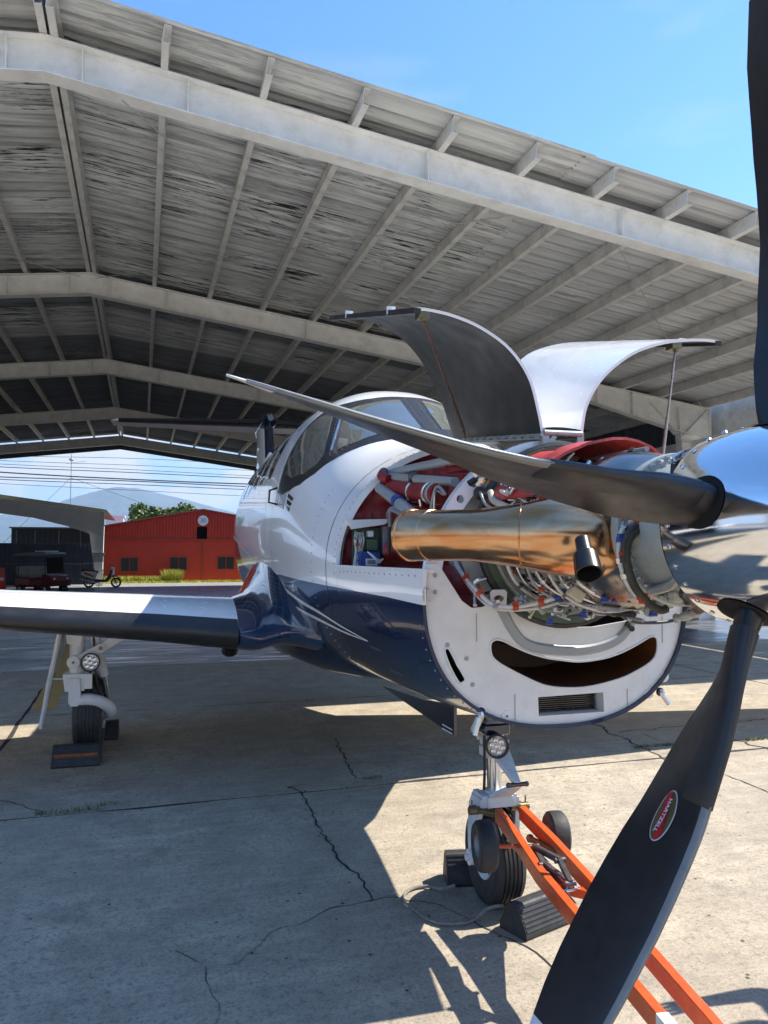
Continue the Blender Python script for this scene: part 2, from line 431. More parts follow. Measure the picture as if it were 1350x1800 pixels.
M['gearwhite'] = pm('gear leg paint', (0.66, 0.67, 0.68), 0.36, var=0.07, scale=14, dirt=0.3, dirtcol=(0.25, 0.23, 0.2))
M['navy'] = pm('navy gloss paint', (0.0045, 0.011, 0.034), 0.14, var=0.05, coat=1.0)
M['bluefair'] = pm('blue fairing paint', (0.006, 0.026, 0.075), 0.14, var=0.1, coat=1.0)
M['boot'] = pm('black rubber boot', (0.020, 0.020, 0.022), 0.42, var=0.2, scale=5, rvar=0.12)
M['blackpanel'] = pm('black anti-glare paint', (0.018, 0.018, 0.02), 0.34, var=0.25, scale=12)
M['rubber'] = pm('tyre rubber', (0.024, 0.024, 0.025), 0.62, var=0.25, scale=16, bump=0.2, dirt=0.4, dirtcol=(0.09, 0.08, 0.07))
M['black'] = pm('black plastic', (0.016, 0.016, 0.017), 0.45, var=0.2)
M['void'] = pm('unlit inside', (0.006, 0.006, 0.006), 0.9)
M['glass'] = NT('tinted cockpit glass').set(Base_Color=(0.105, 0.115, 0.10), Roughness=0.03, Specular_IOR_Level=0.8, Coat_Weight=1.0, Coat_Roughness=0.01)
M['chrome'] = chrome('polished spinner metal')
M['bright'] = pm('bright steel', (0.62, 0.62, 0.63), 0.22, 1.0, var=0.1)
M['alu'] = pm('grey cast alloy', (0.38, 0.40, 0.38), 0.42, 0.35, var=0.12, scale=16, bump=0.08, dirt=0.2)
M['gear'] = pm('grey green gearbox paint', (0.34, 0.37, 0.34), 0.34, 0.1, var=0.08, scale=7)
M['duct'] = pm('bronzed exhaust duct', (0.36, 0.31, 0.27), 0.20, 1.0, var=0.35, scale=6, rvar=0.08)
M['heat'] = heat_metal('heat tinted steel')
M['spout'] = pm('sooty spout metal', (0.05, 0.047, 0.045), 0.35, 0.7, var=0.3)
M['darkmetal'] = pm('dark clamp metal', (0.12, 0.11, 0.105), 0.3, 0.9, var=0.3)
M['red'] = quilt('red insulation cloth', (0.26, 0.012, 0.014))
M['redcover'] = quilt('red cover cloth', (0.48, 0.045, 0.04))  # cover cloth, a brighter red than the insulation
M['tubegrey'] = pm('grey mount tube paint', (0.30, 0.32, 0.325), 0.38, 0.0, var=0.06, coat=0.3)
M['olive'] = pm('olive sleeve', (0.045, 0.042, 0.030), 0.6, var=0.3, scale=30)
M['harness'] = pm('white harness braid', (0.60, 0.59, 0.55), 0.5, 0.2, var=0.15, scale=40)
M['orange'] = pm('red clamp', (0.42, 0.05, 0.015), 0.45, var=0.15)
M['blue'] = pm('blue clamp', (0.025, 0.06, 0.26), 0.4, var=0.15)
M['cream'] = pm('cream hose', (0.55, 0.50, 0.38), 0.5, var=0.1)
M['green'] = pm('green primer', (0.075, 0.11, 0.065), 0.5, var=0.2)
M['copper'] = pm('copper coloured rod', (0.44, 0.27, 0.19), 0.3, 0.8, var=0.15, scale=20)
M['inner'] = pm('dark composite inside', (0.017, 0.018, 0.017), 0.52, var=0.22, scale=4, rvar=0.08)
M['brown'] = pm('brown intake duct', (0.10, 0.036, 0.010), 0.5, var=0.2, scale=4)
M['blade'] = pm('black blade paint', (0.012, 0.012, 0.014), 0.36, var=0.2, scale=8, rvar=0.08, dirt=0.08, dirtcol=(0.05, 0.048, 0.045))
M['nickel'] = pm('nickel edge', (0.22, 0.225, 0.22), 0.5, 0.5, var=0.1, scale=30)
M['bladewhite'] = pm('white blade tip', (0.62, 0.63, 0.66), 0.35, var=0.05)
M['logored'] = pm('logo red', (0.42, 0.006, 0.02), 0.4, var=0.05)
M['logogold'] = pm('logo gold', (0.11, 0.085, 0.03), 0.4, 0.2, var=0.1)
M['lens'] = pm('lamp lens', (0.62, 0.60, 0.55), 0.12, 0.3, var=0.3, scale=50, bump=0.4, bscale=60)
M['towred'] = pm('orange red bar paint', (0.60, 0.085, 0.014), 0.36, var=0.16, scale=14, dirt=0.55, dirtcol=(0.16, 0.06, 0.03), coat=0.2)
M['brass'] = pm('dull brass fitting', (0.20, 0.16, 0.085), 0.42, 0.8, var=0.25, scale=30)
M['jack'] = pm('dark jack steel', (0.10, 0.085, 0.09), 0.4, 0.4, var=0.3, scale=25)
M['rope'] = pm('grey rope', (0.20, 0.19, 0.17), 0.9, var=0.35, scale=60, bump=0.5, bscale=160)
M['chockred'] = pm('dull orange stripe', (0.36, 0.11, 0.04), 0.6, var=0.3, scale=30)
M['grass'] = pm('dry bright grass', (0.36, 0.36, 0.06), 0.7, var=0.5, scale=3)
M['weed'] = pm('weed leaves', (0.15, 0.15, 0.05), 0.7, var=0.4, scale=20)
M['leaf'] = pm('tree leaves', (0.075, 0.115, 0.022), 0.6, var=0.5, scale=1.2)
M['bark'] = pm('bark', (0.10, 0.075, 0.05), 0.9, var=0.3)
M['barn'] = pm('red barn cladding', (0.48, 0.032, 0.016), 0.6, var=0.13, scale=1.4, dirt=0.25, dirtcol=(0.20, 0.03, 0.016))
M['barnlow'] = pm('red barn wall', (0.48, 0.034, 0.016), 0.65, var=0.10, scale=0.8, dirt=0.15, dirtcol=(0.24, 0.04, 0.02))
M['barnroof'] = pm('barn roof', (0.30, 0.055, 0.04), 0.6, var=0.2)
M['fence'] = pm('navy fence sheet', (0.022, 0.032, 0.060), 0.5, var=0.2, scale=1.5)
M['fence2'] = pm('slate blue cladding', (0.05, 0.062, 0.10), 0.5, var=0.15, scale=1.5)
M['portal'] = pm('pale grey portal steel', (0.74, 0.74, 0.74), 0.5, var=0.06, scale=2, dirt=0.2, dirtcol=(0.4, 0.38, 0.34))
M['cart'] = pm('dull red cart body', (0.16, 0.022, 0.022), 0.3, var=0.1, coat=0.5)
M['cartpink'] = pm('faded red cart body', (0.36, 0.13, 0.12), 0.35, var=0.1, coat=0.3)
M['seat'] = pm('tan seat', (0.30, 0.26, 0.21), 0.7, var=0.1)
M['scootred'] = pm('scooter red', (0.48, 0.03, 0.015), 0.25, coat=0.8)
M['barrier'] = pm('red plastic', (0.62, 0.03, 0.012), 0.4, var=0.06)
M['wire'] = pm('black cable', (0.02, 0.02, 0.022), 0.7)
M['mast'] = pm('grey mast', (0.25, 0.26, 0.27), 0.5, 0.3)
M['hillside'] = pm('haze tinted wooded slope', (0.05, 0.08, 0.09), 0.9, var=0.5, scale=0.004)  # slope colour made bluish, carrying part of the haze
M['skin'] = pm('skin', (0.42, 0.25, 0.17), 0.5, var=0.08)
M['cloth'] = pm('dark blue work cloth', (0.03, 0.04, 0.08), 0.8, var=0.15, scale=20)
# ================================================================== THE GROUND
def sheet(name, x0, x1, y0, y1, z, mat, parent=None, th=0.0):
    b = MB()
    if th: b.box(((x0 + x1) / 2, (y0 + y1) / 2, z - th / 2), (x1 - x0, y1 - y0, th))
    else: b.add([(x0, y0, z), (x1, y0, z), (x1, y1, z), (x0, y1, z)], [(0, 1, 2, 3)])
    return b.build(name, mat, parent)
ground = sheet('ground', -4000, 4000, -3000, 9000, -0.05, M['base']); tag(ground, kind='structure')
apron = sheet('apron', -26, 40, -24, 12.2, -0.0045, M['joint']); tag(apron, kind='structure')
XJ = [-26, -17.6, -10.05, -1.15, 7.75, 16.65, 25.5, 40]
YJ = [-24, -14.5, -7.85, -1.15, 2.15, 5.5, 8.85, 12.2]
for i in range(len(XJ) - 1):
    for j in range(len(YJ) - 1):
        g = 0.011; x0, x1, y0, y1 = XJ[i] + g, XJ[i + 1] - g, YJ[j] + g, YJ[j + 1] - g
        # edges of each slab are a little broken, so the joints are uneven
        r = random.Random(i * 31 + j); P = []
        def edge(a, b, nx, ny):
            n = max(4, int((Vector(b) - Vector(a)).length / 0.28))
            for k in range(n):
                u = k / n; w = r.random() ** 4 * 0.030
                P.append((a[0] + (b[0] - a[0]) * u + nx * w, a[1] + (b[1] - a[1]) * u + ny * w))
        edge((x0, y0), (x1, y0), 0, 1); edge((x1, y0), (x1, y1), -1, 0); edge((x1, y1), (x0, y1), 0, -1); edge((x0, y1), (x0, y0), 1, 0)
        MB().prism(P, [], lambda u, v, w: Vector((u, v, w)), 0.0, -0.022).build('slab', M['concrete'], apron)
hfloor = sheet('hangar_floor', -18, 17.5, 12.2, 38.95, 0.0, M['hfloor']); tag(hfloor, kind='structure')
taxiway = sheet('taxiway', -60, 70, 38.95, 44.0, -0.004, M['asphalt']); tag(taxiway, kind='structure')
side_apron = sheet('side_apron', -60, -18, 12.2, 38.95, -0.004, M['asphalt']); tag(side_apron, kind='structure')

def ribbon(pts, width, jit, seed, z=0.003, step=0.05, taper=True):
    """a thin crooked crack as a ribbon on the ground"""
    r = random.Random(seed); P = [Vector((p[0], p[1], 0)) for p in pts]; Q = []
    for a, b in zip(P[:-1], P[1:]):
        n = max(1, int((b - a).length / step)); d = (b - a).normalized(); s = Vector((-d.y, d.x, 0)); w = 0
        for k in range(n):
            w = 0.55 * w + r.uniform(-1, 1) * jit
            Q.append(a.lerp(b, k / n) + s * w * (0 if k == 0 else 1))
    Q.append(P[-1]); b = MB(); V_ = []
    for i, p in enumerate(Q):
        d = (Q[min(i + 1, len(Q) - 1)] - Q[max(i - 1, 0)]); d = d.normalized() if d.length > 1e-6 else Vector((1, 0, 0))
        s = Vector((-d.y, d.x, 0)); f = 1.0 - 0.75 * (i / (len(Q) - 1)) if taper else 1.0
        h = width * f * r.uniform(0.35, 1.3) / 2
        V_ += [p + s * h + Vector((0, 0, z)), p - s * h + Vector((0, 0, z))]
    return b.add(V_, [(2 * i, 2 * i + 1, 2 * i + 3, 2 * i + 2) for i in range(len(Q) - 1)])
CRACKS = [([(505, 1385), (530, 1393), (547, 1425), (555, 1450), (563, 1466), (585, 1495), (615, 1530), (640, 1560), (655, 1583)], .013, .020, 0),
          ([(655, 1583), (580, 1597), (565, 1605), (520, 1628), (475, 1640), (445, 1670), (420, 1695), (362, 1700), (345, 1690)], .008, .014, 1),
          ([(655, 1583), (700, 1578), (775, 1592), (860, 1635), (905, 1655), (970, 1700), (1040, 1750)], .007, .012, 0),
          ([(590, 1298), (605, 1330), (612, 1350), (626, 1368)], .012, .02, 0),
          ([(1020, 1262), (1050, 1275), (1080, 1292), (1130, 1315), (1185, 1342)], .022, .03, 0),
          ([(1090, 1288), (1140, 1283), (1200, 1276), (1262, 1275), (1300, 1268), (1400, 1262)], .016, .03, 0),
          ([(1180, 1340), (1230, 1349), (1270, 1361), (1310, 1376), (1350, 1393), (1400, 1412)], .012, .02, 0),
          ([(1262, 1275), (1290, 1297), (1330, 1312), (1400, 1335)], .030, .04, 0),
          ([(1130, 1290), (1160, 1302), (1200, 1312)], .012, .02, 1),
          ([(362, 1700), (368, 1735), (385, 1765), (380, 1800)], .006, .012, 1),
          ([(345, 1690), (310, 1672), (295, 1675)], .005, .012, 1),
          ([(1080, 1172), (1150, 1168), (1205, 1168), (1300, 1176)], .02, .03, 0),
          ([(0, 1408), (40, 1415), (75, 1428)], .010, .02, 0),
          ([(505, 1385), (540, 1380)], .03, .03, 1)]
for k, (pp, w, j, tp) in enumerate(CRACKS):
    ribbon([at(u, v, 'Z', 0) for u, v in pp], w, j, k, taper=bool(tp)).build('crack', M['joint'], apron)
# patched spall beside the joint and the painted line
line = MB(); a, b, c, d = at(55, 1249, 'Z', 0), at(98, 1246, 'Z', 0), at(150, 1120, 'Z', 0), at(122, 1120, 'Z', 0)
line.add([p + Vector((0, 0, .004)) for p in (a, b, c, d)], [(0, 1, 2, 3)]); line.build('painted_line', M['yellow'], apron)

# weeds that grow in the joints
def tuft(u, v, n, spread, h, seed, name='weed_tuft'):
    r = random.Random(seed); o = at(u, v, 'Z', 0); b = MB()
    for _ in range(n):
        p = o + Vector((r.uniform(-spread, spread), r.uniform(-0.02, 0.02) + 0.02 * r.uniform(-1, 1), 0)); a = r.uniform(0, 2 * pi); L = h * r.uniform(.35, 1.0)
        d = Vector((cos(a), sin(a), 0)); s = Vector((-d.y, d.x, 0)) * r.uniform(.002, .005); lean = r.uniform(.3, 1.3)
        q1 = p + d * L * .35 * lean + Vector((0, 0, L * .6)); q2 = p + d * L * .9 * lean + Vector((0, 0, L * .75))
        b.add([p - s, p + s, q1 + s * .7, q2, q1 - s * .7], [(0, 1, 2, 4), (2, 3, 4)])
    return tag(b.build(name, M['weed'], fix=False), kind='stuff')
tuft(118, 1428, 90, .20, .05, 1); tuft(188, 1415, 25, .06, .03, 2); tuft(655, 1368, 60, .08, .025, 3); tuft(1150, 1312, 160, .20, .035, 4); tuft(1335, 1300, 120, .15, .04, 5); tuft(545, 1240 - 8, 20, .05, .03, 6)

# ================================================================== THE HANGAR
RX, RZT, SLOPE, DEP = -1.08, 7.278, 0.127, 0.42          # ridge, top of rafters there, roof slope, rafter depth
FY = [8.83, 16.24, 23.44, 31.19, 38.87]; HALF = 14.93
PUR_H = 0.21
hangar = empty('open_hangar', (RX, FY[0], 0), 0, 'open sided aircraft hangar with pale steel frames and weathered corrugated roof', 'hangar')
def hv(x, y, z): return Vector((x - RX, y - FY[0], z))    # world -> hangar axes
def ztop(d): return RZT - SLOPE * d                       # top of the rafter at distance d from the ridge
def dep(d): return DEP if d < 11.0 else DEP + (0.80 - DEP) * (d - 11.0) / (HALF - 11.0 - .5)
def make_rafter():
    b = MB(); fl = 0.11; tf = 0.014
    for sgn in (1, -1):
        D = [0, 3, 6, 9, 11, 12.5, HALF]
        for d0, d1 in zip(D[:-1], D[1:]):
            for (y0, y1, za, zb) in ((-fl, fl, 0.0, -tf), (-fl, fl, 'b', 'c'), (-.006, .006, -tf, 'c')):
                P = []
                for d in (d0, d1):
                    zt = ztop(d); zb_ = zt - dep(d)
                    g = {0.0: zt, -tf: zt - tf, 'b': zb_, 'c': zb_ + tf}
                    P += [hv(RX + sgn * d, FY[0] + y, g[z]) for y, z in ((y0, za), (y1, za), (y1, zb), (y0, zb))]
                b.add(P, [(0, 1, 5, 4), (1, 2, 6, 5), (2, 3, 7, 6), (3, 0, 4, 7), (3, 2, 1, 0), (4, 5, 6, 7)])
        # tapered column under the knee
        zk = ztop(HALF) - .02
        P = []
        for z, w in ((zk, 1.0), (0.0, .5)):
            for x in (HALF, HALF - w): P += [hv(RX + sgn * x, FY[0] - fl, z), hv(RX + sgn * x, FY[0] + fl, z)]
        for xo in (0, 2):
            s = -0.014 * sgn * (1 if xo == 0 else -1)
            q = [P[xo], P[xo + 1], P[xo + 5], P[xo + 4]]
            b.add(q + [p + Vector((s, 0, 0)) for p in q], [(0, 1, 2, 3), (7, 6, 5, 4), (0, 4, 5, 1), (1, 5, 6, 2), (2, 6, 7, 3), (3, 7, 4, 0)])
        w = [hv(RX + sgn * (HALF - .014), FY[0], zk), hv(RX + sgn * (HALF - .986), FY[0], zk), hv(RX + sgn * (HALF - .486), FY[0], 0), hv(RX + sgn * (HALF - .014), FY[0], 0)]
        b.add([p + Vector((0, -.006, 0)) for p in w] + [p + Vector((0, .006, 0)) for p in w], [(0, 1, 2, 3), (7, 6, 5, 4)])
    return b
def stiffener_bm(sgn, d):
    b = MB(); zt = ztop(d) - .016; zb = ztop(d) - dep(d) + .016
    for y in (-.058, .058): b.box(hv(RX + sgn * d, FY[0] + y, (zt + zb) / 2), (.012, .098, zt - zb))
    return b
raf = make_rafter().build('rafter', M['steel'], hangar)
def knee_bm(sgn):
    b = MB(); zt = ztop(HALF) - .04
    for y in (-.05, .05):
        b.bar(hv(RX + sgn * (HALF - .06), FY[0] + y, zt), hv(RX + sgn * (HALF - .95), FY[0] + y, zt - .80), .014, .08, up=(0, 1, 0))
        b.bar(hv(RX + sgn * (HALF - .03), FY[0] + y, zt - .86), hv(RX + sgn * (HALF - .92), FY[0] + y, zt - .86), .014, .08, up=(0, 1, 0))
        b.bar(hv(RX + sgn * (HALF - 1.0), FY[0] + y, zt - .66), hv(RX + sgn * (HALF - 1.75), FY[0] + y, zt + .08), .014, .08, up=(0, 1, 0))
    return b
firsts = [raf]
for sgn in (1, -1):
    for d in (.38, 1.5, 4.4, 7.2, 9.6, 11.6, 12.6): firsts.append(stiffener_bm(sgn, d).build('stiffener', M['steel'], raf))
    firsts.append(knee_bm(sgn).build('knee_plate', M['steel'], raf))
for y in FY[1:]:
    r2 = inst(raf, hangar, (0, y - FY[0], 0))
    for s in firsts[1:]: inst(s, r2)
# purlins: cold formed channels running the length of the roof
YF, YB = 8.26, 39.15
def purlin_bm(h=PUR_H, f=.075, t=.006):
    b = MB(); L = YB - YF
    b.box((0, L / 2, h / 2), (t, L, h)); b.box((f / 2, L / 2, t / 2 + .0005), (f, L, t)); b.box((f / 2, L / 2, h - t / 2 - .0005), (f, L, t)); b.box((f - t / 2 - .001, L / 2, .012), (t, L, .018))
    return b
p0 = None; PD = [0.055] + [1.20 + 1.11 * k for k in range(12)] + [HALF - .12]
for sgn in (1, -1):
    for d in PD:
        loc = hv(RX + sgn * d, YF, ztop(d) + .003 + (.006 if sgn < 0 else 0))
        rot = (0, sgn * math.atan(SLOPE), 0)
        if p0 is None: p0 = purlin_bm().build('purlin', M['steel2'], hangar); p0.location = loc; p0.rotation_euler = rot
        else: inst(p0, hangar, loc, rot)
# roof sheets: each one corrugated, lapped over its neighbour
CW = 0.83; PITCHW = CW / 11
def sheet_bm(d0, d1, lift):
    b = MB(); n = 11 * 4; V_ = []; ds = (d0, d1)
    for d in ds:
        for k in range(n + 3):
            y = k * PITCHW / 4
            z = 0.013 * cos(2 * pi * y / PITCHW) + (0.030 if k % 16 == 6 else 0.018 if k % 16 in (5, 7) else 0)
            V_.append(Vector((d, y, RZT + PUR_H + .018 + z + lift - SLOPE * d)))
    m = n + 3
    b.add(V_, [(k, k + 1, m + k + 1, m + k) for k in range(m - 1)])
    return b
NS = int((YB + .1 - YF) / CW) + 1
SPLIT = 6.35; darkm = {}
for sgn in (1, -1):
    kinds = [sheet_bm(0.02, SPLIT + .12, .006).build('roof_sheet', M['roof_old'], hangar), sheet_bm(SPLIT, HALF + .25, 0).build('roof_sheet', M['roof_new'], hangar)]
    for q in kinds: q.scale = (sgn, 1, 1)
    for k in range(NS):
        for i, q in enumerate(kinds):
            old = i == 1 and sgn > 0 and False
            y = YF - FY[0] - .05 + k * CW + (0 if i == 0 else .02)
            if k == 0: o = q
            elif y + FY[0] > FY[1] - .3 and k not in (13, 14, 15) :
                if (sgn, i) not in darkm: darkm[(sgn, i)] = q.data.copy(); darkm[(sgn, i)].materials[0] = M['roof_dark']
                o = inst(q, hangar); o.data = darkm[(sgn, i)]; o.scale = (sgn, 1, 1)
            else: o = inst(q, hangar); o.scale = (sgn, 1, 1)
            o.location = (0, y, .0012 * (k % 3) + rnd.uniform(0, .002)); o.rotation_euler = (rnd.uniform(-.002, .002), 0, 0)
rc = MB()                                                  # ridge capping
rc.add([hv(RX - .35, YF - .05, RZT + PUR_H + .02), hv(RX, YF - .05, RZT + PUR_H + .075), hv(RX + .35, YF - .05, RZT + PUR_H + .02), hv(RX - .35, YB + .1, RZT + PUR_H + .02), hv(RX, YB + .1, RZT + PUR_H + .075), hv(RX + .35, YB + .1, RZT + PUR_H + .02)], [(0, 1, 4, 3), (1, 2, 5, 4)])
rc.build('ridge_cap', M['roof_new'], hangar)
# diagonal brace rods below the sheets
def rodl(a, b): MB().cyl(a - Vector((RX, FY[0], 0)), b - Vector((RX, FY[0], 0)), .008, 6).build('brace_rod', M['rod'], hangar)
rodl(at(215, 176, 'Y', FY[0]), at(680, 585, 'Y', FY[1])); rodl(at(170, 489, 'Y', FY[1]), at(930, 374, 'Y', FY[0]))
rodl(at(1085, 428, 'Y', FY[0]), at(1233, 716, 'Y', FY[1])); rodl(at(0, 446, 'Y', 15.2), at(140, 486, 'Y', FY[1]))
# eaves beams, the far gable beam and the closed far right side
for sgn in (1, -1):
    MB().bar(hv(RX + sgn * (HALF - .5), FY[0], ztop(HALF) - .95), hv(RX + sgn * (HALF - .5), FY[4], ztop(HALF) - .95), .10, .20).build('eaves_beam', M['steel'], hangar)
for sgn in (1, -1):
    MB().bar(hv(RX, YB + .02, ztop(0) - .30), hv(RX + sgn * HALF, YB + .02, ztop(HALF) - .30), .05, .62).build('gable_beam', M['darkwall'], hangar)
for k in range(8):
    MB().box(hv(RX + HALF + .55, FY[0] - .2 + 1.25 * k, 4.46), (.04, 1.235, 2.34)).build('fascia_panel', M['steel2'], hangar)
def wall_panel(L, H, pitch=.2, dep_=.03):
    b = MB(); P = []; x = 0
    while x < L - 1e-6:
        P += [(x, 0), (x + pitch * .4, 0), (x + pitch * .5, dep_), (x + pitch * .9, dep_)]; x += pitch
    P.append((L, 0)); n = len(P)
    V_ = [Vector((p[0], p[1], 0)) for p in P] + [Vector((p[0], p[1], H)) for p in P]
    return b.add(V_, [(k, k + 1, n + k + 1, n + k) for k in range(n - 1)])
wp = wall_panel(2.0, ztop(HALF) + .17).build('wall_panel', M['darkwall'], hangar)
wp.location = hv(RX + HALF + .05, FY[1] + .4, 0); wp.rotation_euler = (0, 0, pi / 2)
for k in range(1, 11): inst(wp, hangar, hv(RX + HALF + .05, FY[1] + .4 + 2.0 * k, 0))
for k in range(0, 11): inst(wp, hangar, hv(RX - HALF - .05, FY[1] + .4 + 2.0 * k, 0))  # unseen left wall, added to darken the rear bays

# ================================================================== BEYOND THE HANGAR
def corr_wall(x0, x1, zf0, zf1, y, pitch, depth):
    """ribbed vertical cladding between two height functions"""
    b = MB(); n = int((x1 - x0) / pitch); V_ = []
    for k in range(n + 1):
        for q, (dx, dy) in enumerate(((0, 0), (.55, 0), (.62, -depth), (.93, -depth))):
            x = min(x1, x0 + (k + dx) * pitch); V_ += [Vector((x, y + dy, zf0(x))), Vector((x, y + dy, zf1(x)))]
    m = len(V_) // 2
    return b.add(V_, [(2 * k, 2 * k + 1, 2 * k + 3, 2 * k + 2)[::-1] for k in range(m - 1) if V_[2 * k].x < V_[2 * k + 2].x - 1e-5 or V_[2*k].y != V_[2*k+2].y])
BY = 46.0                                                  # front of the red barn
bx0, bx1, bxp = at(184, 950, 'Y', BY).x, at(534, 950, 'Y', BY).x, at(357, 900, 'Y', BY).x
bz_e, bz_p, bz_b = at(184, 926, 'Y', BY).z, at(357, 897, 'Y', BY).z, at(300, 948, 'Y', BY).z
barn = empty('red_barn', ((bx0 + bx1) / 2, BY, 0), 0, 'red metal building with low gable, small windows and a round number disc', 'building')
BO = Vector(((bx0 + bx1) / 2, BY, 0))
def broof(x): return bz_e + (bz_p - bz_e) * (1 - abs(x - bxp) / (bxp - bx0 if x < bxp else bx1 - bxp))
def shiftb(b, o): b.v = [tuple(Vector(p) - o) for p in b.v]; return b
hole = (at(346, 948, 'Y', BY).x, at(364, 948, 'Y', BY).x, at(355, 945, 'Y', BY).z, at(355, 926, 'Y', BY).z)
for nm, xa, xb in (('upper_wall', bx0, hole[0]), ('upper_wall', hole[1], bx1)):
    shiftb(corr_wall(xa, xb, lambda x: bz_b, broof, BY, .17, .03), BO).build(nm, M['barn'], barn)
shiftb(corr_wall(hole[0], hole[1], lambda x: hole[3], broof, BY, .17, .03), BO).build('upper_wall', M['barn'], barn)
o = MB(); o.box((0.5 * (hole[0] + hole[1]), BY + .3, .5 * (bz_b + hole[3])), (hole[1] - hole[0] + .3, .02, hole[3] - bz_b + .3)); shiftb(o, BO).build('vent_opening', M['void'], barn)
wins = [(213, 242, 981, 1004), (299, 328, 980, 1002), (383, 411, 979, 1000), (455, 482, 979, 1000)]
wr = [(at(a, 990, 'Y', BY).x, at(b, 990, 'Y', BY).x, at(a, d, 'Y', BY).z, at(a, c, 'Y', BY).z) for a, b, c, d in wins]
MB().prism([(bx0, 0), (bx1, 0), (bx1, bz_b), (bx0, bz_b)], [[(a, c), (b, c), (b, d), (a, d)] for a, b, c, d in wr], lambda u, v, w: Vector((u, BY + .02 + w, v)) - BO, 0, .12).build('lower_wall', M['barnlow'], barn)
for a, b, c, d in wr:
    f = MB()
    for q in ((a - .04, b + .04, d, d + .05), (a - .04, b + .04, c - .05, c), (a - .05, a, c, d), (b, b + .05, c, d), ((a + b) / 2 - .02, (a + b) / 2 + .02, c, d)):
        f.box(((q[0] + q[1]) / 2, BY + .01, (q[2] + q[3]) / 2), (q[1] - q[0], .06, q[3] - q[2]))
    fo = shiftb(f, BO).build('window', M['barnroof'], barn)
    p = MB(); p.box(((a + b) / 2, BY + .10, (c + d) / 2), (b - a, .02, d - c)); shiftb(p, BO).build('pane', M['black'], fo)
s = MB(); s.box(((bx0 + bx1) / 2, BY - .03, bz_b), (bx1 - bx0, .05, .06)); s.box((at(356, 1000, 'Y', BY).x, BY - .005, bz_b / 2), (.05, .04, bz_b)); shiftb(s, BO).build('trim_strip', M['barnroof'], barn)
for sg in (-1, 1):
    xe = bx0 - .15 if sg < 0 else bx1 + .15
    MB().prism([(bxp, bz_p + .02), (xe, broof(bx0 if sg < 0 else bx1) + .0), (xe, bz_e + .07), (bxp, bz_p + .09)], [], lambda u, v, w: Vector((u, BY - .12 + w, v)) - BO, 0, 22).build('roof', M['barnroof'], barn)
    MB().box(((bx0 if sg < 0 else bx1) - BO.x + sg * .02, 11, bz_e / 2), (.04, 21.6, bz_e)).build('side_wall', M['barn'], barn)
dc = at(357, 915, 'Y', BY - .06)
dk = MB(); dk.cyl(dc, dc + Vector((0, .04, 0)), .26, 24); shiftb(dk, BO); disc = dk.build('number_disc', M['portal'], barn)
rg = MB(); rg.lathe([(.26, 0), (.30, 0), (.30, .05), (.26, .05), (.26, 0)], dc + Vector((0, .045, 0)), (0, -1, 0), 24); shiftb(rg, BO).build('disc_rim', M['white2'], disc)
def text_mesh(s, size, mat, name, parent, mtx, ext=.002):
    cu = bpy.data.curves.new(name, 'FONT'); cu.body = s; cu.size = size; cu.extrude = ext; cu.align_x = 'CENTER'; cu.align_y = 'CENTER'
    t = bpy.data.objects.new(name, cu); COL.objects.link(t)
    dg = bpy.context.evaluated_depsgraph_get(); me = bpy.data.meshes.new_from_object(t.evaluated_get(dg)); bpy.data.objects.remove(t)
    me.materials.clear(); me.materials.append(mat)
    o = bpy.data.objects.new(name, me); COL.objects.link(o); o.parent = parent; o.matrix_local = mtx; return o
text_mesh('30', .34, M['mast'], 'lettering', disc, Matrix.Translation(dc - BO + Vector((0, -.008, 0))) @ Matrix.Rotation(pi / 2, 4, 'X'))
# bright grass along the foot of the barn
def grass_strip(pts, n, h, seed, spread=.5):
    r = random.Random(seed); b = MB()
    for _ in range(n):
        (x0, y0), (x1, y1) = pts; u = r.random(); p = Vector((x0 + (x1 - x0) * u, y0 + (y1 - y0) * u + r.uniform(-spread, spread), 0)); L = h * r.uniform(.3, 1)
        a = r.uniform(0, 2 * pi); s = Vector((cos(a), sin(a), 0)) * .02; d = Vector((r.uniform(-1, 1), r.uniform(-1, 1), 0)) * L * .5
        b.add([p - s, p + s, p + d + Vector((0, 0, L))], [(0, 1, 2)])
    return tag(b.build('grass', M['grass'], fix=False), kind='stuff')
verge = sheet('verge', -60, 70, 44.0, 70, -0.002, M['grass']); tag(verge, kind='structure')
grass_strip(((-14, 44.6), (14, 44.6)), 12000, .16, 1, .5); grass_strip(((bx0 - .3, 45.3), (bx0 + 4.2, 45.3)), 6000, .42, 2, .45); grass_strip(((at(290, 1010, 'Y', 45.2).x, 45.2), (at(318, 1010, 'Y', 45.2).x, 45.2)), 2600, .8, 3, .4)

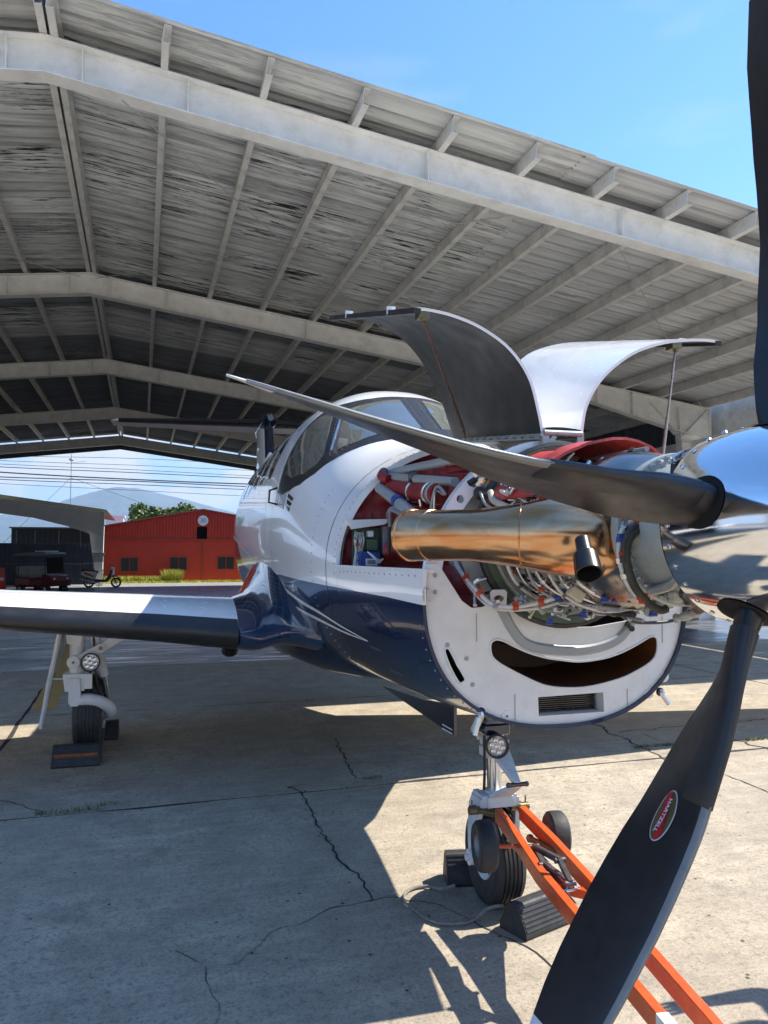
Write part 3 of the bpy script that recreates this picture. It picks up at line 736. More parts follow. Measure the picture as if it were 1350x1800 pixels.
# neighbouring open hangar: pale portal frame with a deep knee
PY = 41.0
nh = empty('neighbour_hangar', (at(175, 1030, 'Y', PY).x, PY, 0), 0, 'pale grey portal frame shed with a deep knee beside the red building', 'hangar')
NO = Vector((at(175, 1030, 'Y', PY).x, PY, 0))
def npt(u, v): p = at(u, v, 'Y', PY); return (p.x, p.z)
out = [npt(-260, 845), npt(0, 876), npt(90, 889), npt(183, 901), npt(183, 925), npt(180, 1000), npt(180, 1034), npt(168, 1034), npt(166, 1000), npt(158, 938), npt(120, 925), npt(60, 910), npt(0, 902), npt(-260, 872)]
out[6] = (out[6][0], 0.0); out[7] = (out[7][0], 0.0)
MB().prism(out, [], lambda u, v, w: Vector((u, PY + w, v)) - NO, 0, .02).build('portal_frame', M['portal'], nh)
fl = MB()
for a, b in (((183, 901), (183, 925)), ((183, 925), (180, 1000)), ((158, 938), (166, 1000)), ((120, 925), (158, 938)), ((60, 910), (120, 925)), ((0, 902), (60, 910)), ((-260, 872), (0, 902)), ((-260, 845), (0, 876)), ((0, 876), (183, 901))):
    (ax, az), (bx, bz) = npt(*a), npt(*b); fl.bar(Vector((ax, PY - .01, az)) - NO, Vector((bx, PY - .01, bz)) - NO, .22, .02, up=(0, 0.001, 1))
for a, b in (((160, 938), (183, 903)), ((160, 938), (184, 938)), ((122, 925), (150, 898)), ((163, 965), (182, 938)), ((165, 968), (182, 968)), ((95, 918), (120, 894))):
    (ax, az), (bx, bz) = npt(*a), npt(*b); fl.bar(Vector((ax, PY - .05, az)) - NO, Vector((bx, PY - .05, bz)) - NO, .05, .05)
fl.build('flange_and_stiffener', M['portal'], nh)
rf = MB(); P = [npt(-260, 838), npt(0, 870), npt(188, 897)]
for y in (PY - .7, PY + 14): rf.v += [tuple(Vector((x, y, z)) - NO) for x, z in P]
rf.f = [[0, 1, 4, 3], [1, 2, 5, 4]]; rf.m = [0, 0]; rf.build('roof', M['mast'], nh)
nb = MB(); a = at(178, 975, 'Y', PY - .1); nb.cyl(a, a + Vector((0, .05, 0)), .14, 16); shiftb(nb, NO).build('round_gauge', M['alu'], nh)
nb = MB(); a = at(174, 970, 'Y', PY - .12); nb.box(a + Vector((0, 0, -.1)), (.55, .2, .10)); nb.box(a + Vector((0, 0, -.35)), (.4, .2, .3)); shiftb(nb, NO).build('meter_box', M['mast'], nh)
# navy fence of ribbed sheets, and a slate blue shed wall behind it
FYF = 42.0
fx0, fx1 = -30.0, at(172, 1000, 'Y', FYF).x; fz = at(80, 955, 'Y', FYF).z
fence = empty('sheet_fence', ((fx0 + fx1) / 2, FYF, 0), 0, 'long dark navy ribbed sheet fence behind the golf cart', 'fence'); FO = Vector(((fx0 + fx1) / 2, FYF, 0))
xx = fx1
while xx > fx0:
    shiftb(corr_wall(max(fx0, xx - 1.62), xx, lambda x: 0.05, lambda x: fz, FYF, .2, .03), FO).build('fence_sheet', M['fence'], fence)
    MB().box(Vector((xx - 1.64, FYF - .05, fz / 2)) - FO, (.06, .06, fz)).build('fence_post', M['fence'], fence); xx -= 1.66
for z in (fz - .02, fz * .52): MB().box(Vector(((fx0 + fx1) / 2, FYF - .06, z)) - FO, (fx1 - fx0, .05, .06)).build('fence_rail', M['fence2'], fence)
SY = 50.0; sx0, sx1 = at(20, 940, 'Y', SY).x, at(170, 940, 'Y', SY).x; sz = at(80, 929, 'Y', SY).z
shed = empty('slate_shed', ((sx0 + sx1) / 2, SY, 0), 0, 'slate blue clad shed showing above the navy fence', 'building'); SO = Vector(((sx0 + sx1) / 2, SY, 0))
shiftb(corr_wall(sx0, sx1, lambda x: 0, lambda x: sz, SY, .3, .04), SO).build('wall', M['fence2'], shed)
MB().box(Vector(((sx0 + sx1) / 2, SY + 4, sz + .04)) - SO, (sx1 - sx0 + .2, 8.4, .08)).build('roof', M['mast'], shed)
MB().box(Vector((sx0 + .03, SY + 4, sz / 2)) - SO, (.06, 8, sz - .02)).build('side_wall', M['portal'], shed)
for k in range(4):
    u = (30, 62, 104, 142)[k]; x = at(u, 930, 'Y', SY).x
    MB().box(Vector((x, SY - .08, sz * .62)) - SO, (.05, .05, sz * .7)).build('downpipe', M['mast'], shed)
WY = 60.0; wa, wb = at(186, 920, 'Y', WY), at(217, 908, 'Y', WY)
wbld = empty('white_block', ((wa.x + wb.x) / 2, WY, 0), 0, 'small white block rising between the portal frame and the red building', 'building')
MB().box((0, 2, wb.z / 2), (wb.x - wa.x, 4, wb.z)).build('wall', M['white2'], wbld); MB().box((0, 2, wb.z + .05), (wb.x - wa.x + .2, 4.2, .1)).build('roof', M['portal'], wbld)
# red plastic barrier at the left edge
br = empty('road_barrier', at(1, 1040, 'Y', 33.5).xy.to_3d(), 0, 'red plastic barrier left of the golf cart', 'barrier')
b = MB(); b.loft([[Vector((x * w, y * d, z)) for x, y in ((-1, -1), (1, -1), (1, 1), (-1, 1))] for z, w, d in ((0, .22, .24), (.12, .22, .22), (.3, .18, .13), (1.0, .12, .08), (1.08, .11, .07))], cap0=True, cap1=True)
b.build('body', M['barrier'], br, bevel=.01)
MB().box((0, -.105, .62), (.22, .01, .16)).build('reflector_band', M['white2'], br)

# ---- golf cart
def golf_cart():
    o = at(74, 1043, 'Z', 0); r = empty('golf_cart', o, R_(-42), 'dull red golf cart with dark canopy parked before the navy fence', 'golf cart')
    b = MB()                                               # x forward
    b.prism([(-1.15, .32), (-.62, .30), (-.55, .34), (.35, .32), (.62, .34), (1.15, .36), (1.22, .62), (1.05, .86), (.62, .92), (.50, .40), (-.15, .40), (-.2, .72), (-1.1, .74), (-1.2, .6)], [], lambda u, v, w: Vector((u, w, v)), -.56, .56)
    b.build('body', M['cart'], r, bevel=.03)
    MB().box((-.66, -.565, .55), (.9, .015, .30)).build('side_panel', M['cartpink'], r, bevel=.01)
    MB().box((-.66, .565, .55), (.9, .015, .30)).build('side_panel', M['cartpink'], r, bevel=.01)
    for x in (.05, -.75):
        MB().box((x - .1, 0, .80), (.5, 1.0, .12)).build('seat', M['seat'], r, bevel=.03)
        MB().box((x - .38, 0, 1.06), (.10, 1.0, .42), rot=Matrix.Rotation(-.15, 3, 'Y')).build('seat_back', M['seat'], r, bevel=.03)
    for sx, sy in ((.78, -.5), (.78, .5), (-1.0, -.5), (-1.0, .5)):
        MB().tube([(sx, sy, .7), (sx - .12 if sx > 0 else sx, sy, 1.82)], .02, 8).build('roof_post', M['black'], r)
    MB().prism([(-1.25, 1.80), (-1.2, 1.76), (.8, 1.80), (.86, 1.86), (.7, 1.92), (-.2, 1.92), (-1.1, 1.86)], [], lambda u, v, w: Vector((u, w, v)), -.60, .60).build('canopy', M['mast'], r, bevel=.02)
    MB().box((.25, 0, 1.97), (.75, .7, .05)).build('roof_rack', M['portal'], r)
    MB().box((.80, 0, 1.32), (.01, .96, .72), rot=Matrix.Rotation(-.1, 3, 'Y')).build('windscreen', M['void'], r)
    MB().lathe([(.15, -.01), (.16, 0), (.15, .01)], (.42, -.25, 1.05), (-.8, 0, .6), 16).build('steering_wheel', M['black'], r)
    for sx in (.80, -.82):
        for sy in (-.50, .50):
            w = MB().lathe([(.10, -.09), (.19, -.10), (.225, -.07), (.225, .07), (.19, .10), (.10, .09)], (sx, sy, .225), (0, 1, 0), 24).build('wheel', M['rubber'], r)
            MB().lathe([(.0, .075), (.07, .085), (.12, .06)], (sx, sy, .225), (0, 1 if sy > 0 else -1, 0), 16).build('hub_cap', M['portal'], w)
    for sy in (-.38, .38): MB().sphere((1.17, sy, .70), .06, 10, sc=(.5, 1, 1)).build('headlight', M['lens'], r)
    MB().box((1.2, 0, .42), (.08, 1.05, .10)).build('bumper', M['black'], r, bevel=.01); return r
golf_cart().scale = (.88, .88, .88)
# ---- scooter
def scooter():
    o = at(180, 1033, 'Z', 0); r = empty('scooter', o, R_(-8), 'red, white and black scooter parked on its stand by the portal column', 'scooter')
    for x, nm in ((-.62, 'rear'), (.62, 'front')):
        w = MB().lathe([(.17, -.04), (.215, -.055), (.24, -.03), (.24, .03), (.215, .055), (.17, .04), (.17, -.04)], (x, 0, .24), (0, 1, 0), 24).build('tyre', M['rubber'], r)
        h = MB(); h.lathe([(.03, -.05), (.03, .05)], (x, 0, .24), (0, 1, 0), 12, cap0=True, cap1=True); h.lathe([(.155, -.03), (.175, -.03), (.175, .03), (.155, .03), (.155, -.03)], (x, 0, .24), (0, 1, 0), 24)
        for k in range(5): h.bar((x, 0, .24), (x + .16 * cos(k * 2 * pi / 5), 0, .24 + .16 * sin(k * 2 * pi / 5)), .03, .02, up=(0, 1, 0))
        h.build('rim', M['portal'], w)
    MB().prism([(-.95, .62), (-.80, .56), (-.45, .40), (-.30, .44), (-.22, .66), (-.28, .76), (-.75, .80), (-.95, .74)], [], lambda u, v, w: Vector((u, w, v)), -.13, .13).build('tail_fairing', M['white2'], r, bevel=.03)
    MB().prism([(-.85, .68), (-.42, .50), (-.36, .56), (-.80, .76)], [], lambda u, v, w: Vector((u, w, v)), -.137, .137).build('side_stripe', M['scootred'], r)
    MB().prism([(-.98, .82), (-.80, .76), (-.25, .70), (-.16, .76), (-.3, .82), (-.6, .86), (-.92, .90)], [], lambda u, v, w: Vector((u, w, v)), -.12, .12).build('seat', M['black'], r, bevel=.03)
    MB().prism([(-.35, .28), (.22, .27), (.40, .46), (.47, .84), (.40, .88), (.30, .60), (.14, .38), (-.28, .40)], [], lambda u, v, w: Vector((u, w, v)), -.14, .14).build('floor_and_shield', M['black'], r, bevel=.02)
    MB().prism([(.40, .52), (.52, .66), (.50, .92), (.40, .98), (.40, .86)], [], lambda u, v, w: Vector((u, w, v)), -.13, .13).build('front_fairing', M['white2'], r, bevel=.03)
    MB().prism([(.42, .50), (.62, .52), (.84, .40), (.80, .46), (.62, .58), (.44, .60)], [], lambda u, v, w: Vector((u, w, v)), -.07, .07).build('mudguard', M['scootred'], r, bevel=.015)
    b = MB(); b.tube([(.62, .06, .24), (.48, .06, .56), (.40, .0, .95)], .02, 8); b.tube([(.62, -.06, .24), (.48, -.06, .56)], .02, 8); b.tube([(.32, -.33, 1.02), (.37, -.1, 1.0), (.40, 0, .98), (.37, .1, 1.0), (.32, .33, 1.02)], .014, 8); b.build('fork_and_handlebar', M['black'], r)
    for s in (-1, 1):
        b = MB(); b.tube([(.36, s * .22, 1.0), (.40, s * .28, 1.16)], .007, 6); b.sphere((.40, s * .30, 1.20), .06, 10, sc=(.3, 1, .7)); b.build('mirror', M['black'], r)
    MB().sphere((.50, 0, .93), .07, 12, sc=(.6, 1, .8)).build('headlight', M['lens'], r)
    b = MB(); b.tube([(-.30, -.15, .26), (-.55, -.17, .30), (-1.0, -.17, .42)], [.03, .05, .055], 10); b.build('exhaust', M['bright'], r)
    MB().box((-.38, .02, .32), (.42, .20, .18)).build('engine', M['darkmetal'], r, bevel=.03)
    MB().bar((-.15, .1, .28), (-.22, .22, .0), .02, .02).build('side_stand', M['black'], r)
scooter()
# ---- tree behind the barn
def tree(x, y, h, w, seed, n=9000):
    r = random.Random(seed); t = empty('tree', (x, y, 0), 0, 'round green tree rising behind the red building roof', 'tree')
    b = MB(); b.tube([(0, 0, 0), (.1, 0, h * .3), (0, .1, h * .55)], [.35, .26, .16], 10)
    for k in range(7):
        a = k * .9; b.tube([(.05, 0, h * (.3 + .03 * k)), (cos(a) * w * .3, sin(a) * w * .3, h * (.55 + .02 * k)), (cos(a) * w * .42, sin(a) * w * .42, h * .75)], [.14, .08, .03], 6)
    b.build('trunk', M['bark'], t); b = MB()
    cl = [Vector((r.uniform(-.40, .40) * w, r.uniform(-.35, .35) * w, h * r.uniform(.60, .88))) for _ in range(34)]
    for _ in range(n):
        c = r.choice(cl); d = Vector((r.gauss(0, 1), r.gauss(0, 1), r.gauss(0, .8))); d = d.normalized() * (w * .14) * r.random() ** .4; p = c + d
        q = Vector((r.uniform(-1, 1), r.uniform(-1, 1), r.uniform(-1, 1))).normalized(); u = q.orthogonal().normalized() * r.uniform(.14, .26); v = q.cross(u)
        b.add([p - u, p + v * .6, p + u, p - v * .6], [(0, 1, 2, 3)])
    b.build('crown', M['leaf'], t, fix=False)
TY = 75.0; ta = at(240, 915, 'Y', TY); tb = at(336, 905, 'Y', TY)
tree((ta.x + tb.x) / 2, TY, at(285, 884, 'Y', TY).z, (tb.x - ta.x) * 1.25, 5)
# ---- antenna mast and overhead cables
my = 72.0; mp_ = at(124, 880, 'Y', my); mt = at(124, 808, 'Y', my)
mast = empty('antenna_mast', (mp_.x, my, 0), 0, 'thin antenna mast with a small aerial on top standing against the clouds', 'mast')
MB().cyl((0, 0, 0), (0, 0, mt.z), .05, 8, r2=.03).build('pole', M['mast'], mast)
b = MB(); b.lathe([(.16, 0), (.2, .1), (.16, .2)], (0, 0, mt.z - .1), (0, 0, 1), 12); b.cyl((0, 0, mt.z), (0, 0, mt.z + .5), .03, 6); b.bar((-.4, 0, mt.z - .35), (1.2, 0, mt.z - .1), .03, .03); b.build('aerial', M['mast'], mast)
b = MB(); b.cyl((0, 0, mp_.z * 1.0 + 2.0), (9, 0, at(185, 905, 'Y', my).z), .015, 4); b.cyl((0, 0, mp_.z + 2.0), (-8, 3, 0), .015, 4); b.build('guy_wire', M['wire'], mast)
wl = [((-30, 800), (240, 806), (480, 818), .018), ((-30, 808), (240, 818), (480, 828), .018), ((-30, 814), (240, 826), (480, 838), .02), ((-30, 819), (240, 831), (480, 842), .03), ((-30, 828), (240, 843), (480, 852), .05), ((-30, 837), (240, 846), (480, 857), .04), ((-30, 841), (240, 852), (480, 862), .03), ((-30, 848), (240, 862), (480, 874), .018)]
desc = ['topmost thin', 'second thin', 'third thin', 'fourth thin', 'thickest black', 'second thick', 'thin twisted', 'lowest thin']
for k, (a, m_, b_, w) in enumerate(wl):
    y = 62 + .35 * k; A_, M_, B_ = at(*a, 'Y', y), at(*m_, 'Y', y), at(*b_, 'Y', y)
    ext = [A_ + (A_ - M_) * 1.6 + Vector((0, 0, .35)), A_, M_, B_, B_ + (B_ - M_) * 1.6 + Vector((0, 0, .35))]
    o = MB().tube(smooth_path(ext, 8), w, 5).build('power_cable', M['wire'])
    tag(o, desc[k] + ' overhead cable crossing the sky behind the hangar', 'cable', 'overhead cables')
# ---- far mountain
def mountain():
    prof = [(-420, 962), (-250, 940), (-120, 922), (0, 905), (90, 888), (150, 868), (200, 856), (240, 858), (300, 872), (380, 893), (470, 915), (700, 935), (1000, 948), (1250, 962)]
    Y0 = 9000.0; b = MB(); r = random.Random(3); rows = []
    for j in range(10):
        f = j / 9; row = []
        for i in range(len(prof) - 1):
            for k in range(6):
                u = k / 6; uu = prof[i][0] + (prof[i + 1][0] - prof[i][0]) * u; vv = prof[i][1] + (prof[i + 1][1] - prof[i][1]) * u
                p = at(uu, vv, 'Y', Y0); z = max(5, p.z)
                row.append(Vector((p.x * (1 + .0 * f), Y0 - 3800 * (1 - f) ** 1.2 + r.uniform(-60, 60), -5 + (z + 5) * (f ** 1.35) + (r.uniform(-14, 14) if 0 < j < 9 else 0))))
        rows.append(row)
    back = [p + Vector((0, 2500, 0)) for p in rows[-1]]
    for p in back: p.z = -5
    b.loft(rows + [back], closed=False)
    return tag(b.build('mountain', M['hillside'], angle=180), kind='structure')
mountain()
# ================================================================== THE AIRCRAFT
plane = empty('airplane', P0, -PSI, 'white and navy single propeller airplane with engine cowls open and bare engine showing', 'airplane')
# s, bottom z, top z, half width, z of widest point, top exponent, bottom exponent
HULL=[(1.2,1.012,2.19,.585,1.55,2.0,2.35),
(1.6,.98,2.24,.645,1.58,2.0,2.3),
(2.2,.95,2.28,.715,1.63,2.0,2.25),
(2.6,.93,2.36,.765,1.68,2.05,2.2),
(2.95,.915,2.54,.795,1.73,2.1,2.2),
(3.3,.905,2.74,.815,1.78,2.2,2.2),
(3.7,.895,2.87,.83,1.82,2.25,2.2),
(4.3,.89,2.93,.84,1.85,2.2,2.2),
(5.2,.89,2.94,.845,1.87,2.15,2.2),
(7.4,.90,2.93,.84,1.88,2.15,2.2),
(8.6,1.08,2.86,.70,1.95,2.1,2.15),
(9.8,1.42,2.76,.50,2.05,2.05,2.1),
(11.2,1.86,2.66,.27,2.2,2.,2.),
(12.4,2.2,2.56,.09,2.35,2.,2.)]
def _herm(x,i):
    xs=[h[0] for h in HULL]; n=len(xs)
    x=min(max(x,xs[0]),xs[-1]); k=0
    while k<n-2 and x>xs[k+1]: k+=1
    def y(j): return HULL[j][i]
    def m(j):
        if j==0: return (y(1)-y(0))/(xs[1]-xs[0])
        if j==n-1: return (y(n-1)-y(n-2))/(xs[n-1]-xs[n-2])
        a=(y(j)-y(j-1))/(xs[j]-xs[j-1]); b=(y(j+1)-y(j))/(xs[j+1]-xs[j])
        if a*b<=0: return 0.
        h0=xs[j]-xs[j-1];h1=xs[j+1]-xs[j];w1=2*h1+h0;w2=h1+2*h0
        return (w1+w2)/(w1/a+w2/b)
    h=xs[k+1]-xs[k];u=(x-xs[k])/h
    return ((1+2*u)*(1-u)**2*y(k)+u*(1-u)**2*h*m(k)+u*u*(3-2*u)*y(k+1)+u*u*(u-1)*h*m(k+1))
def hull(s,th,off=0.):
    """th=0 is the crown, positive towards starboard, pi the keel"""
    zb,zt,hw,zm,nt,nb=[_herm(s,i) for i in range(1,7)]
    c=math.cos(th);n=nt if c>=0 else nb
    t=(hw+off)*math.copysign(abs(math.sin(th))**(2/n),math.sin(th))
    z=zm+((zt-zm+off) if c>=0 else -(zm-zb+off))*abs(c)**(2/n)
    return (t,z)
HULL_S = [h[0] for h in HULL]
def hp(s, th, off=0.0):
    t, z = hull(s, th, off); return V(s, t, z)
def hull_grid(s0, s1, ns, t0, t1, nt, off=0.0):
    return [[hp(s0 + (s1 - s0) * i / ns, t0 + (t1 - t0) * j / nt, off) for j in range(nt + 1)] for i in range(ns + 1)]
# main shell from the firewall aft
S = sorted(set([2.2 + .1 * i for i in range(22)] + [4.3 + .3 * i for i in range(11)] + [7.4 + .25 * i for i in range(20)] + [12.4]))
S = [s for s in S if s <= 12.4]
fb = MB(); fb.loft([[hp(s, 2 * pi * k / 96) for k in range(96)] for s in S], cap1=True)
ring_in = [hp(2.2, 2 * pi * k / 96, -.03) for k in range(96)]; ring_in2 = [hp(2.245, 2 * pi * k / 96, -.03) for k in range(96)]
fb.loft([[hp(2.2, 2 * pi * k / 96) for k in range(96)], ring_in, ring_in2])
fuselage = fb.build('fuselage', M['paint'], plane, angle=50)
# lower cowl: keeps its paint, open at the top
TH0 = 1.50
def cowl_th(s):                                            # angle at which the sill lies at z = 1.645
    lo, hi = 0.6, 2.2
    for _ in range(40):
        m = (lo + hi) / 2
        if hull(s, m)[1] > 1.645: lo = m
        else: hi = m
    return lo
g = []
for i in range(15):
    s = 1.19 + (2.197 - 1.19) * i / 14; a = cowl_th(s); g.append([hp(s, a + (2 * pi - 2 * a) * j / 60) for j in range(61)])
cowl = MB().shell(g, .014, 0, 1).build('lower_cowl', [M['paint'], M['inner']], plane, angle=60, fix=False)

def patch(name, pts, off, mat, parent, dens=.05, th=0.0, mirror=False):
    """a piece lying on the fuselage skin, outlined in (s, angle)"""
    P = [Vector(p) for p in pts]; B = []
    for a, b in zip(P, P[1:] + P[:1]):
        n = max(1, int((b - a).length / dens))
        B += [a.lerp(b, k / n) for k in range(n)]
    n = len(B); E_ = [(i, (i + 1) % n) for i in range(n)]
    def ins(q):
        c = False
        for i in range(n):
            a, b = B[i], B[(i + 1) % n]
            if (a.y > q.y) != (b.y > q.y) and q.x < (b.x - a.x) * (q.y - a.y) / (b.y - a.y) + a.x: c = not c
        return c
    xs = [p.x for p in B]; ys = [p.y for p in B]; I = []
    x = min(xs)
    while x < max(xs):
        y = min(ys)
        while y < max(ys):
            q = Vector((x, y))
            if ins(q) and min((q - p).length for p in B) > dens * .5: I.append(q)
            y += dens
        x += dens
    vs, es, fs, *_ = delaunay_2d_cdt(B + I, E_, [], 1, 1e-6)
    m = -1 if mirror else 1; b = MB(); V3 = [hp(p.x, m * p.y, off) for p in vs]
    b.add(V3, [tuple(f) for f in fs])
    if th:
        b.add([hp(p.x, m * p.y, off - th) for p in B] + [hp(p.x, m * p.y, off) for p in B], [(i, (i + 1) % n, n + (i + 1) % n, n + i) for i in range(n)])
    return b.build(name, mat, parent, angle=70)
# anti-glare surround of the windscreen, and the panes
half = [(3.74, 1.33), (3.74, 1.15), (3.72, 1.0), (3.675, 0.80), (3.59, 0.60), (3.44, 0.42), (3.36, 0.25), (3.33, 0.0)]
low = [(2.66, 0.0), (2.69, 0.2), (2.735, 0.38), (2.81, 0.62), (2.885, 0.82), (2.99, 1.02), (3.15, 1.18), (3.36, 1.28), (3.56, 1.33)]
for m in (False, True):
    patch('window_surround', half + low, .004, M['blackpanel'], plane, th=.006, mirror=m)
    sw = patch('side_window', [(3.655, 1.20), (3.665, 1.05), (3.62, 0.86), (3.53, 0.66), (3.40, 0.60), (3.20, 0.72), (3.03, 0.86), (3.04, 0.98), (3.16, 1.10), (3.36, 1.19)], .009, M['glass'], plane, th=.006, mirror=m)
    fw = patch('windscreen_pane', [(3.30, 0.50), (3.25, 0.30), (3.235, 0.075), (2.80, 0.075), (2.82, 0.36), (2.87, 0.60), (2.945, 0.755)], .009, M['glass'], plane, th=.006, mirror=m)
def skin_line(name, pts, w, off, mat, parent, n=10, r=None):
    """a stripe or seam lying on the skin"""
    P = smooth_path([Vector((p[0], p[1], 0)) for p in pts], n); b = MB(); V_ = []
    for i, p in enumerate(P):
        d = P[min(i + 1, len(P) - 1)] - P[max(i - 1, 0)]; k = hull(p.x, p.y); d = Vector((d.x, d.y * .8, 0)).normalized(); q = Vector((-d.y, d.x / .8, 0))
        ww = w(i / (len(P) - 1)) if callable(w) else w
        V_ += [hp(p.x + q.x * ww / 2, p.y + q.y * ww / 2, off), hp(p.x - q.x * ww / 2, p.y - q.y * ww / 2, off)]
    return b.add(V_, [(2 * i, 2 * i + 1, 2 * i + 3, 2 * i + 2) for i in range(len(P) - 1)]).build(name, mat, parent, angle=80)
bm_ = MB(); bm_.sphere((0, 0, 0), .004, 6, sc=(1, 1, 1)); rv0 = bm_.build('rivet', M['tubegrey'], plane); rv0.location = hp(2.98, .82, .006)
for sg in (1, -1):
    skin_line('coach_line', [(1.90, sg * 2.02), (2.276, sg * 1.985), (2.654, sg * 1.954), (3.247, sg * 1.945), (3.841, sg * 1.905), (4.5, sg * 1.85), (5.3, sg * 1.78), (7.0, sg * 1.6), (9, sg * 1.5)], lambda u: .006 + .022 * min(1, 3 * u), .003, M['white'], plane)
    skin_line('coach_line', [(1.90, sg * 2.024), (2.317, sg * 2.033), (2.737, sg * 2.031), (3.406, sg * 2.05), (3.836, sg * 2.04), (4.6, sg * 2.0), (5.6, sg * 1.95)], lambda u: .006 + .018 * min(1, 3 * u), .003, M['white'], plane)
    for s, a0, a1 in ((2.36, .25, 2.9), (3.93, 1.0, 2.2), (4.32, .5, 1.9), (4.62, .5, 1.25), (5.0, .45, 1.3), (5.5, .45, 1.3), (6.0, .45, 1.2), (6.5, .45, 1.2)):
        skin_line('panel_seam', [(s, sg * (a0 + (a1 - a0) * k / 6)) for k in range(7)], .007, .0015, M['darkmetal'], plane, n=4)
    # cabin windows
    for q in range(26):                                     # fasteners round the open bay
        inst(rv0, plane, hp(2.225, sg * (.20 + 1.40 * q / 25), .001)); inst(rv0, plane, hp(2.62, sg * (1.0 + 1.5 * q / 25), .001))
        if q < 16: inst(rv0, plane, hp(1.26 + .058 * q, sg * (cowl_th(1.26 + .058 * q) + .045), .001)); inst(rv0, plane, hp(1.225, sg * (1.75 + .085 * q), .001))
    for k in range(5):
        s = 4.45 + .62 * k
        patch('cabin_window', [(s + .17 * cos(q * pi / 8), sg * (1.02 + .19 * sin(q * pi / 8))) if sg > 0 else (s + .17 * cos(q * pi / 8), 1.02 + .19 * sin(q * pi / 8)) for q in range(16)], .003, M['glass'], plane, dens=.09, mirror=sg < 0)
    # type marking ahead of the cabin: slanted bars and strokes, read edge on
    for z0 in range(3):
        a = 1.295 + .040 * z0
        patch('marking_bar', [(3.20 + .02 * z0, a), (3.36, a), (3.37, a + .026), (3.225 + .02 * z0, a + .026)], .003, M['navy'], plane, dens=.2, mirror=sg < 0)
    for s in (3.44, 3.52, 3.60, 3.69, 3.78):
        patch('marking_stroke', [(s, 1.305), (s + .035, 1.305), (s + .045, 1.41), (s + .01, 1.41)], .003, M['tubegrey'], plane, dens=.2, mirror=sg < 0)
    # light vent marks low on the cowl side
    for k in range(4):
        skin_line('louver_slit', [(1.80 + .035 * k, sg * 2.06), (1.72 + .035 * k, sg * 2.30)], .006, .002, M['tubegrey'], plane, n=3)
# air sensor by the side window
b = MB(); b.tube([hp(3.70, 1.40, 0), hp(3.71, 1.40, .06), hp(3.68, 1.33, .07), hp(3.70, 1.30, .02)], .008, 6); b.build('side_probe', M['black'], plane)
b = MB(); q = hp(2.98, .80, .02); b.tube([hp(2.97, .80, .012), hp(3.27, .55, .016)], .010, 6); b.build('window_handle', M['bright'], plane)
# rivets along the windscreen posts
for i in range(15):
    u = i / 14
    for p in (hp(2.955 + .40 * u, .825 - .28 * u, .006), hp(2.973 + .40 * u, .811 - .28 * u, .006), hp(2.80 + .44 * u, .035, .006), hp(2.80 + .44 * u, -.035, .006), hp(2.80 + .10 * u, .1 + .62 * u, .005)):
        inst(rv0, plane, p)
# ---- wings
def airfoil(n=22, th=.16):
    up, lo = [], []
    for k in range(n + 1):
        x = (1 - cos(pi * k / n)) / 2
        y = 5 * th * (.2969 * math.sqrt(x) - .126 * x - .3516 * x * x + .2843 * x ** 3 - .1036 * x ** 4); cam_ = .02 * (1 - (2 * x - 1) ** 2)
        up.append((x, y + cam_)); lo.append((x, -y * .95 + cam_))
    return up[::-1] + lo[1:]                               # trailing edge over the top to the nose and back below
WST = [(.90, 4.01, 6.42, 1.105, .150), (1.6, 4.08, 6.28, 1.160, .148), (2.7, 4.20, 6.02, 1.250, .145), (4.5, 4.36, 5.72, 1.40, .145), (6.5, 4.52, 5.45, 1.57, .15), (7.6, 4.62, 5.36, 1.68, .14), (8.0, 4.82, 5.34, 1.80, .10)]
def wing_ring(t, le, te, z, th, sg, f=1.0):
    c = te - le; return [V(le + x * c, sg * t, z + y * c * f) for x, y in airfoil(22, th)]
for sg in (1, -1):
    w = MB(); w.loft([wing_ring(*st, sg) for st in WST], cap0=True, cap1=True)
    wing = w.build('wing', M['white'], plane, angle=50)
    # de-icing boot round the nose of the wing
    rows = []
    for t, le, te, z, th in WST[:-1]:
        if t > 7: continue
        c = te - le; A_ = airfoil(22, th); rows.append([V(le + x * c - .004 * (1 - x), sg * (t + (.152 if t == .90 else 0)), z + y * c + (.004 if i <= 22 else -.004)) for i, (x, y) in enumerate(A_) if 19 <= i <= 31])
    MB().loft(rows, closed=False).build('deicing_boot', M['boot'], wing, angle=70)
    # fairing that swells from the fuselage into the wing root
    rings = []
    for t, le, te, zz, ht in ((1.05, 4.02, 6.42, 1.115, .152), (.95, 3.90, 6.55, 1.11, .18), (.90, 3.76, 6.7, 1.13, .215), (.85, 3.60, 6.9, 1.165, .27), (.80, 3.42, 7.1, 1.20, .34), (.72, 3.25, 7.4, 1.20, .40), (.60, 3.1, 7.6, 1.18, .42)):
        c = te - le; k = ht / (.165) * 2.4 / c
        rings.append([V(le + x * c, sg * (t - (.0 if t > .96 else 0)), zz + (y * c * k if y > .02 else y * 2.42)) for x, y in airfoil(22, .165)])
    MB().loft(rings).build('wing_root_fairing', M['bluefair'], plane, angle=60)
# belly fairing under the cabin
rings = []
for s, w_, zb in ((2.95, .10, .93), (3.3, .42, .86), (3.8, .66, .815), (4.6, .80, .80), (6.6, .80, .80), (7.4, .6, .84), (8.0, .1, .98)):
    rings.append([V(s, w_ * cos(a), 1.10 + (zb - 1.10) * max(0, -sin(a)) ** .7 if sin(a) < 0 else 1.10) for a in [pi * k / 12 - pi for k in range(13)]])
MB().loft(rings, closed=False).build('belly_fairing', M['navy'], plane, angle=60)
b = MB(); b.sphere(VP(404, 1143, 's', 5.4), .075, 12, sc=(1, 1.3, .8)); b.build('belly_blister', M['black'], plane)
